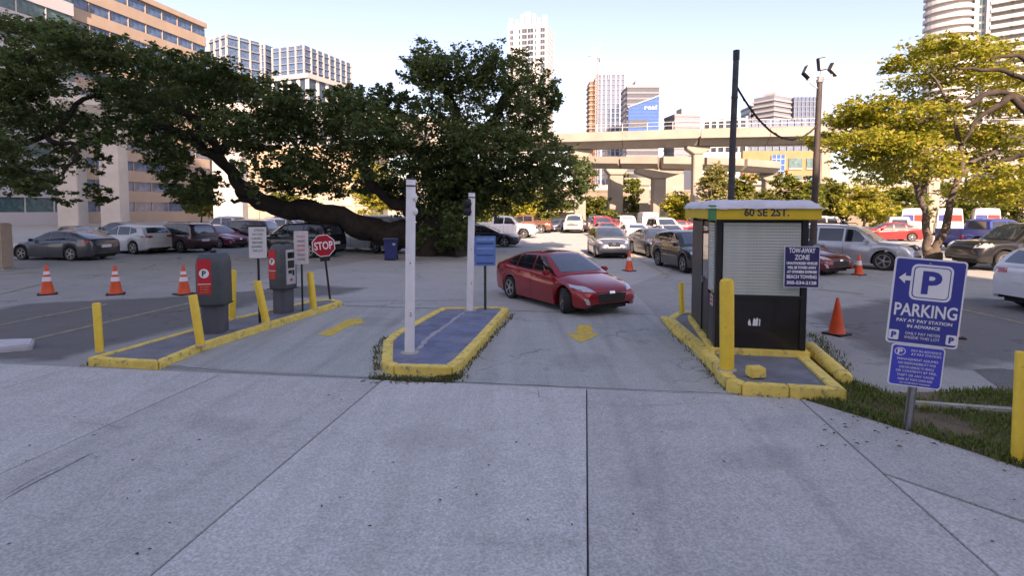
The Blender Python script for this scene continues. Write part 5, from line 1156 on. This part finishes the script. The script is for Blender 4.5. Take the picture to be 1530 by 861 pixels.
cone('middle of three orange cones with white collars in the left lot', 173, 440, .86, two)
cone('orange cone with white collars nearest to the pay stations', 275, 440, .86, two)
cone('orange cone with white collar before the slate grey hatchback', 940, 405, .82, ((.48, .66),))
cone('plain dark-orange cone standing right of the booth', 1250, 500, .74, ())
cone('orange cone with white collar before the silver estate car', 1283, 411, .78, ((.45, .68),))
cone('orange cone half hidden behind the large blue parking sign', 1420, 504, .74, ())
# ------------------------------------------------------------------ bin, beige box
b = G(584, 389); t = thing('wheelie_bin', 'blue wheeled bin beside the pale panel van', 'bin', b, rad(14)); BINB = mat('bin_blue', (.015,.03,.13), .5, var=.1)
mb = MB(); mb.prism([(-.33, -.38), (.33, -.38), (.33, .38), (-.33, .38)], 0.08, .98); mb.v = [(x_*(.84 if z_ < .5 else 1), y_*(.84 if z_ < .5 else 1), z_) for x_, y_, z_ in mb.v]; mb.build('body', BINB, t, bevel=.02)
MB().box((-.36, -.42, .98), (.36, .40, 1.06)).build('lid', BINB, t, bevel=.025); MB().bar((-.3, .46, 1.02), (.3, .46, 1.02), .04).build('handle', BINB, t)
for s_ in (-1, 1): MB().lathe([(.11, 0), (.11, .06)], 14, 0, Matrix.Translation((s_*.30, .30, .11)) @ Matrix.Rotation(rad(90), 4, 'Y')).build('wheel', BLK, t)
text('W', t, face_cam(.14, -.40, .80), .12, .14, SIGNW)
b = G(4, 404); t = thing('cabinet', 'beige metal cabinet cut off by the left picture edge', 'cabinet', (b.x-.55, b.y, 0), 0)
MB().box((-.6, 0, .05), (.6, .5, 1.92)).build('body', mat('beige_metal', (.42,.32,.24), .55, var=.06), t, bevel=.05); MB().box((-.5, -.012, .2), (.5, .01, 1.7)).build('door', mat('beige_door', (.46,.36,.28), .5, var=.06), t, bevel=.01); MB().box((-.62, -.02, 0), (.62, .52, .06)).build('plinth', GREYC, t)
# ------------------------------------------------------------------ trees
def leaf_cloud(name, clumps, m, parent, size, seed, sprays=26, flat=.75, elong=1.7, droop=0.0):
    """clumps: (centre, (rx, ry, rz), leaves). Leaves sit on twig sprays spread through each clump, denser towards its skin."""
    g_ = np.random.default_rng(seed); V_ = []
    for c, r, n in clumps:
        k = max(8, int(n/sprays)); d = g_.normal(size=(k, 3)); d /= np.linalg.norm(d, axis=1)[:, None]
        sc_ = d*(g_.uniform(.12, 1.0, k)**.55)[:, None]; idx = g_.integers(0, k, n)
        tw = d*.8 + g_.normal(size=(k, 3))*.6; tw[:, 2] = tw[:, 2]*.5 + .10; tw /= np.linalg.norm(tw, axis=1)[:, None]
        ln = g_.uniform(.18, .50, k); tt = g_.uniform(-.5, .75, n)
        p = sc_[idx] + tw[idx]*(tt*ln[idx])[:, None] + g_.normal(size=(n, 3))*(.085*(1.15-tt))[:, None]
        c_ = np.array(c); p = p*np.array(r) + c_
        p[:, 2] -= droop*g_.random(n)
        a = g_.normal(size=(n, 3)); a[:, 2] *= .5; a /= np.linalg.norm(a, axis=1)[:, None]
        up_ = g_.normal(size=(n, 3))*.55 + np.array([0, 0, flat]); b = np.cross(up_, a); b /= np.linalg.norm(b, axis=1)[:, None]+1e-6
        s_ = size*g_.uniform(.55, 1.4, n)[:, None]; L_ = a*s_*elong*.5; B_ = b*s_*.5; nn = np.cross(a, b)*s_*.16
        V_.append(np.stack([p-L_, p+B_+nn, p+L_, p-B_+nn], 1))
    v = np.concatenate(V_).reshape(-1, 3); n = len(v)//4
    me = bpy.data.meshes.new(name); me.vertices.add(n*4); me.loops.add(n*4); me.polygons.add(n)
    me.vertices.foreach_set('co', v.astype(np.float32).ravel()); me.loops.foreach_set('vertex_index', np.arange(n*4, dtype=np.int32))
    me.polygons.foreach_set('loop_start', np.arange(0, n*4, 4, dtype=np.int32)); me.polygons.foreach_set('loop_total', np.full(n, 4, np.int32))
    me.materials.append(m); me.update(calc_edges=True); me.validate(); return link(name, me, parent)
def wob(pts, amp, seed, n=6):
    g_ = random.Random(seed); pts = [Vector(p) for p in pts]; P_ = [pts[0]*2-pts[1]] + pts + [pts[-1]*2-pts[-2]]; out = []
    ph = [g_.uniform(0, 6.3) for _ in range(6)]; k = 0
    for i in range(1, len(P_)-2):
        p0, p1, p2, p3 = P_[i-1:i+3]
        for j in range(n):
            f = j/n; q = .5*((2*p1) + (p2-p0)*f + (2*p0-5*p1+4*p2-p3)*f*f + (3*p1-p0-3*p2+p3)*f**3)
            k += 1; a = amp*1.5 if k > 1 else 0
            out.append(q + Vector((math.sin(k*.55+ph[0])+.5*math.sin(k*1.3+ph[1]), math.sin(k*.6+ph[2])+.5*math.sin(k*1.2+ph[3]), math.sin(k*.5+ph[4])+.5*math.sin(k*1.4+ph[5])))*a*.7)
    out.append(pts[-1]); return out
def limb(name, pts, r0, r1, m, parent, seed, n=9, amp=.10):
    q = wob(pts, amp, seed); k = len(q); mb = MB().tube(q, [r0+(r1-r0)*(i/(k-1))**.8 for i in range(k)], n+3)
    out = []
    for i, v in enumerate(mb.v):
        r = r0+(r1-r0)*((i//(n+3))/(k-1))**.8; v = Vector(v); w = v*(.9/max(.2, r)**.5); out.append(tuple(v + mn.noise_vector(w)*r*.30 + mn.noise_vector(w*2.7)*r*.16))
    mb.v = out; return mb.build(name, m, parent, 70)
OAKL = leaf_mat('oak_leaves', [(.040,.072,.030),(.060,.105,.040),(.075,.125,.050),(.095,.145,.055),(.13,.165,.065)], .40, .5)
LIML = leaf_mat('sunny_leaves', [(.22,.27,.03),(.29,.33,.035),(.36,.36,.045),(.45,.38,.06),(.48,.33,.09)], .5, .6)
SHRL = leaf_mat('shrub_leaves', [(.05,.08,.015),(.09,.13,.02),(.14,.18,.03),(.20,.21,.035),(.20,.15,.04)], .35, .6)
PALL = leaf_mat('pale_shrub_leaves', [(.08,.11,.03),(.17,.19,.05),(.30,.28,.10),(.42,.36,.18)], .35, .6)

def clump(px, py, rx, ry, d, n, rd=None, j=1.5):
    c = A(px, py, d); s_ = sc(d); rx *= 1.16; ry *= 1.14; return ((c.x, c.y + rng.uniform(-j, j), c.z), (rx*s_, (rd if rd else max(rx, ry)*s_*1.1), ry*s_), n)
# --- the big live oak: trunk leaning, one limb lying low to the left
t = thing('oak_tree', 'huge dark live oak with a low limb leaning to the left over the cars', 'tree', G(668, 380))
b0 = t.location.copy()
def R(px, py, d): return A(px, py, d) - b0
d0 = b0.y
limb('trunk', [(-.3, 0, -.3), R(655, 350, d0), R(668, 310, d0), R(680, 270, d0-.3)], 1.55, .75, BARK, t, 1, 14, .08)
rf = MB(); rf.lathe([(2.0, -.25), (1.6, .1), (1.4, .35), (1.28, .7), (1.2, 1.2), (1.1, 1.9)], 26)
rf.v = [(x*(1+(.24*math.sin(5*math.atan2(y, x)+.6)+.12*math.sin(9*math.atan2(y, x)))*max(.15, 1-z/1.2)), y*(1+(.24*math.sin(5*math.atan2(y, x)+.6)+.12*math.sin(9*math.atan2(y, x)))*max(.15, 1-z/1.2)), z) for x, y, z in rf.v]
rf.build('root_flare', BARK, t, 60)
limb('limb', [(-.3, 0, .9), R(600, 352, d0-.2), R(540, 336, d0-.6), R(470, 319, d0-.8), R(400, 303, d0-1), R(360, 288, d0-1.2)], .82, .40, BARK, t, 2, 12)
limb('limb', [R(400, 303, d0-1), R(355, 272, d0-1.2), R(325, 235, d0-1.5), R(290, 212, d0-2), R(215, 180, d0-3)], .42, .18, BARK, t, 3)
limb('limb', [R(330, 225, d0-1.5), R(370, 214, d0-1.8), R(420, 222, d0-2)], .26, .10, BARK, t, 4)
limb('limb', [R(420, 309, d0-1), R(380, 302, d0-1.5), R(345, 298, d0-1.8)], .22, .08, BARK, t, 5)
limb('limb', [R(655, 345, d0), R(610, 310, d0-1), R(560, 280, d0-1.5), R(540, 245, d0-2), R(557, 222, d0-2.2), R(530, 215, d0-2.5)], .40, .12, BARK, t, 6)
limb('limb', [R(668, 310, d0), R(640, 260, d0+.5), R(610, 220, d0), R(560, 180, d0-.5)], .48, .14, BARK, t, 7)
limb('limb', [R(678, 280, d0), R(690, 210, d0), R(670, 150, d0), R(640, 95, d0)], .50, .10, BARK, t, 8)
limb('limb', [R(678, 270, d0), R(720, 200, d0), R(760, 140, d0+.5), R(800, 120, d0)], .46, .10, BARK, t, 9)
limb('limb', [R(675, 300, d0), R(730, 265, d0-.8), R(800, 250, d0-1), R(860, 262, d0-.8)], .42, .10, BARK, t, 10)
limb('limb', [R(610, 320, d0-.5), R(605, 285, d0-1), R(618, 250, d0-1.2)], .26, .10, BARK, t, 12)
limb('limb', [R(330, 225, d0-1.5), R(300, 190, d0-3), R(240, 150, d0-4), R(150, 130, d0-5)], .26, .08, BARK, t, 11)
oak = []
for px, py, rx, ry, n in ((632,86,26,28,1900),(650,110,36,30,2300),(622,118,18,22,700),(700,112,40,34,2600),(745,108,42,34,3000),(790,130,38,36,2600),(822,140,18,26,1000),(832,156,10,16,260),(700,160,46,36,2600),(770,170,44,34,2600),(805,185,22,24,900),
        (650,165,26,24,1000),(590,150,22,14,800),(598,165,30,22,1300),(640,205,56,32,3600),(720,215,56,34,3800),(790,225,46,30,2800),(835,245,36,26,2200),(868,262,22,26,1300),(868,285,14,20,600),(840,285,26,22,1300),(800,275,36,28,2200),(745,265,50,34,3000),
        (690,262,52,40,3800),(640,255,50,38,3400),(670,305,46,34,3000),(720,300,34,26,1800),(625,305,34,34,1800),(655,340,30,26,1400),(662,358,28,16,900),(692,352,20,18,700),(632,350,16,16,400),(690,335,22,22,800),(765,292,20,16,600),(820,300,14,14,300),
        (580,200,40,30,2400),(575,240,40,28,2000),(560,275,30,24,1300),(590,285,24,24,900),(540,170,40,28,2400),(520,140,22,18,1000),(505,150,26,22,1300),(500,195,46,30,2800),(490,235,44,30,2400),(470,266,44,24,2000),(510,276,34,20,1300),(425,274,32,20,1400),(440,250,36,26,1700),
        (440,180,46,34,3000),(450,150,26,14,900),(395,165,42,34,3000),(380,130,40,22,2300),(400,215,40,28,1900),(390,260,24,30,1100),(330,150,50,34,3400),(330,115,44,20,2300),(275,120,46,30,3000),(270,170,48,34,3000),(300,205,34,24,1500),(350,190,36,24,1600),
        (262,225,30,26,1300),(250,265,22,28,1000),(285,285,34,22,1500),(300,298,26,16,800),(255,285,24,18,700),(315,272,20,18,600),(235,245,26,22,900),(225,200,32,28,1500)):
    oak.append(clump(px, py, rx, ry, d0 + rng.uniform(-3.2, 2.2) - (1.5 if px < 450 else 0), int(n*1.15)))
oak = [((c[0]-b0.x, c[1]-b0.y, c[2]-b0.z), r, n) for c, r, n in oak]
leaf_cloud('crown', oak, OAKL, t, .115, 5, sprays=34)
# --- a second oak whose boughs come in from the left edge
lb = Vector((-30.5, 22.5, 0)); t = thing('oak_tree', 'dark oak whose boughs hang in from the upper left corner', 'tree', lb); b0 = lb
dl = 24
limb('trunk', [(0, 0, -.2), (.3, .2, 2), (.6, .3, 4.2)], .75, .5, BARK, t, 21, 12)
for i, (pts, r_) in enumerate((([(40, 210, 24), (125, 150, 25), (185, 150, 26), (260, 160, 27)], .17), ([(-10, 120, 23), (60, 80, 23), (130, 100, 24)], .16), ([(60, 190, 24), (85, 214, 24), (112, 214, 24.5), (150, 200, 25)], .15),
        ([(112, 214, 24.5), (110, 240, 24.3), (96, 256, 24.2), (92, 270, 24.2)], .10), ([(-20, 230, 22), (30, 250, 22.5), (60, 270, 23)], .14))):
    st_ = [Vector((.6, .3, 4.2))] if i in (0, 1, 4) else []
    limb('limb', st_ + [R(*p) for p in pts], r_, .05, BARK, t, 30+i, 8, .07)
ok2 = []
for px, py, rx, ry, n in ((30,60,44,30,2200),(45,35,30,18,900),(95,70,44,34,2600),(150,85,44,28,2600),(205,95,44,30,2600),(240,90,30,20,1200),(20,110,40,36,2400),(80,125,46,34,2600),(140,130,34,26,1500),(200,145,44,34,2400),(20,170,42,34,2600),(75,180,40,30,2200),(130,185,30,24,1100),(185,195,30,24,1000),
        (15,225,40,30,2200),(60,230,32,26,1400),(40,265,30,22,1200),(5,262,24,24,1000),(85,275,24,18,900),(108,290,20,16,600),(150,240,12,18,350),(60,295,20,12,450),(172,215,18,16,450),(-40,150,40,60,1800),(-40,230,40,50,1500)):
    ok2.append(clump(px, py, rx, ry, dl + rng.uniform(-2.2, 2.5), int(n*1.2)))
ok2 = [((c[0]-b0.x, c[1]-b0.y, c[2]-b0.z), r, n) for c, r, n in ok2]
leaf_cloud('crown', ok2, OAKL, t, .10, 6, sprays=34)
# --- forked sunny tree at the right
b0 = G(1391, 394); t = thing('shade_tree', 'forked tree with airy yellow-green crown between the parking sign and lamp pole', 'tree', b0); dr_ = b0.y
limb('trunk', [(0, 0, -.2), (-.02, 0, .35), (-.02, 0, .7)], .46, .34, BARK2, t, 40, 12, .03)
limb('limb', [(-.15, 0, .6), R(1384, 340, dr_), R(1374, 290, dr_), R(1350, 240, dr_), R(1310, 195, dr_+.5), R(1262, 178, dr_)], .20, .04, BARK2, t, 41, 9, .05)
limb('limb', [(.2, 0, .6), R(1412, 335, dr_), R(1428, 280, dr_), R(1436, 230, dr_), R(1425, 170, dr_), R(1390, 110, dr_)], .20, .04, BARK2, t, 42, 9, .05)
limb('limb', [R(1374, 290, dr_), R(1385, 240, dr_-.6), R(1360, 190, dr_-1), R(1340, 150, dr_-1)], .14, .04, BARK2, t, 43)
limb('limb', [R(1430, 270, dr_), R(1470, 230, dr_+.5), R(1500, 200, dr_)], .15, .04, BARK2, t, 44)
rt_ = []
for px, py, rx, ry, n in ((1256,186,26,9,700),(1245,205,24,10,600),(1285,168,30,12,900),(1300,195,34,16,1100),(1270,215,32,16,1100),(1330,150,32,14,900),(1340,180,34,16,1000),(1310,228,38,20,1400),(1262,240,30,14,800),(1345,215,32,16,900),(1380,200,34,18,900),(1360,250,40,22,1300),(1320,258,36,18,1200),
        (1385,75,32,10,900),(1360,92,22,10,600),(1400,95,34,12,900),(1375,120,30,13,800),(1420,120,32,14,800),(1390,150,34,14,800),(1440,160,34,16,800),(1425,200,32,16,700),(1445,80,26,10,600),(1460,240,34,18,900),(1420,250,26,14,500),(1480,265,36,18,1000)):
    rt_.append(clump(px, py, rx*1.25, ry*1.05, dr_ + rng.uniform(-2.5, 3), int(n*1.65)))
rt_ = [((c[0]-b0.x, c[1]-b0.y, c[2]-b0.z), r, n) for c, r, n in rt_]
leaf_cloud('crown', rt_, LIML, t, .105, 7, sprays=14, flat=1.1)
# --- neighbour reaching in from the right edge
b0 = Vector((29.5, 27.0, 0)); t = thing('shade_tree', 'yellow-green tree whose bare dark branches reach in from the right edge', 'tree', b0); d2 = 25
limb('trunk', [(0, 0, -.2), (-.2, 0, 2.4), (-.4, 0, 4.5)], .42, .30, BARK2, t, 50, 12, .05)
for i, pts in enumerate(([(1560, 190), (1500, 140), (1450, 152), (1405, 172), (1370, 185)], [(1570, 160), (1530, 118), (1475, 105), (1425, 98)], [(1530, 150), (1490, 160), (1455, 185), (1440, 215)], [(1560, 110), (1520, 85), (1480, 90)], [(1560, 230), (1510, 235), (1470, 255)])):
    limb('limb', [Vector((-.4, 0, 4.3))] + [R(px, py, d2-2.0-.2*j) for j, (px, py) in enumerate(pts)], .20, .04, BARK, t, 51+i, 8, .07)
nb = []
for px, py, rx, ry, n in ((1500,95,36,12,700),(1470,125,34,14,700),(1520,130,30,14,600),(1500,165,36,16,800),(1470,195,34,14,700),(1525,200,32,18,800),(1500,225,34,16,800),(1530,255,32,18,800),(1500,285,40,16,1200),(1450,285,30,12,700),(1535,170,24,14,400),(1555,290,36,22,900),(1440,215,26,12,500)):
    nb.append(clump(px, py, rx*1.2, ry*1.0, d2 + rng.uniform(-2, 2.5), int(n*1.35)))
nb = [((c[0]-b0.x, c[1]-b0.y, c[2]-b0.z), r, n) for c, r, n in nb]
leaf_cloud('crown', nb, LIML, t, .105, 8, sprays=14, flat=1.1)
# --- shrubs and small trees along the far side
def shrub(label, px, d, py_top, wpx, m, seed, n=2600, name='small_tree', cat='tree'):
    x, y = at(px, d); h = zat(py_top, d); w = wpx*sc(d)/2*1.42; t = thing(name, label, cat, (x, y, 0), 0, 'greenery along the far side of the lot'); g_ = random.Random(seed)
    limb('trunk', [(0, 0, -.1), (.1, 0, h*.3), (-.1, 0, h*.65)], .16, .06, BARK2, t, seed, 7, .06)
    for i in range(3): a = g_.uniform(0, 6.3); limb('limb', [(.05, 0, h*.3), (math.cos(a)*w*.4, math.sin(a)*w*.4, h*.6), (math.cos(a)*w*.7, math.sin(a)*w*.7, h*.75)], .08, .02, BARK2, t, seed+i, 6, .06)
    cl = []
    for i in range(16):
        a = g_.uniform(0, 6.3); q = g_.uniform(.0, .9)*w; z = g_.uniform(.24, .92)*h; q *= 1-.45*max(0, z/h-.6)/.4; r = w*g_.uniform(.42, .62)
        cl.append(((math.cos(a)*q, math.sin(a)*q, z), (r, r, min(r*.8, h*.17)), int(n*2.4)//16))
    leaf_cloud('crown', cl, m, t, max(.16, sc(d)*2.6), seed+90, sprays=18)
shrub('sunlit yellow-green small tree right of the oak trunk', 770, 62, 268, 60, LIML, 60, 3200)
shrub('green small tree under the oak behind the white pickup', 735, 60, 275, 50, SHRL, 61, 2600)
shrub('olive small tree at the edge of the oak foliage', 820, 66, 270, 56, SHRL, 62, 2600)
shrub('yellowish small tree behind the oak trunk', 700, 66, 262, 60, LIML, 63, 2600)
shrub('bushy pale flowering tree left of the dark utility pole', 1068, 56, 248, 50, PALL, 64, 3200)
shrub('green small tree right of the dark utility pole', 1112, 57, 262, 36, SHRL, 65, 2200)
shrub('dark green small tree between the poles above the booth', 1190, 55, 263, 52, SHRL, 66, 3200)
shrub('palm-like green bush below the guideway columns', 945, 82, 262, 30, SHRL, 67, 1500)
shrub('bright green small tree right of the lamp pole', 1290, 54, 272, 60, LIML, 68, 3200)
shrub('dense green small tree above the white estate car', 1240, 58, 268, 44, SHRL, 69, 2400)
shrub('olive small tree behind the forked trunk', 1350, 58, 280, 50, SHRL, 70, 2200)
shrub('green hedge-like tree above the tall white vans', 1440, 60, 272, 70, SHRL, 71, 3000)
shrub('broad green tree at the right edge behind the vans', 1520, 60, 268, 70, SHRL, 72, 3000)
shrub('yellow-green small tree seen through the oak at mid left', 555, 60, 245, 60, LIML, 73, 2600)
shrub('olive bush behind the white estate car under the oak', 440, 64, 290, 60, SHRL, 76, 2000)
shrub('olive small tree left of the black minivan', 300, 90, 270, 40, SHRL, 77, 1500)
shrub('low green tree in the gap behind the red pickup', 890, 72, 296, 40, SHRL, 81, 1600)
shrub('yellow-green bush left of the slender square pier', 1012, 66, 290, 40, LIML, 82, 1800)
shrub('broad olive tree behind the lamp pole', 1222, 66, 262, 56, SHRL, 83, 3000)
shrub('pale green bush above the small white van', 1325, 62, 284, 60, LIML, 84, 2400)
shrub('green bush in the gap between the two poles', 1150, 62, 284, 44, SHRL, 85, 2200)
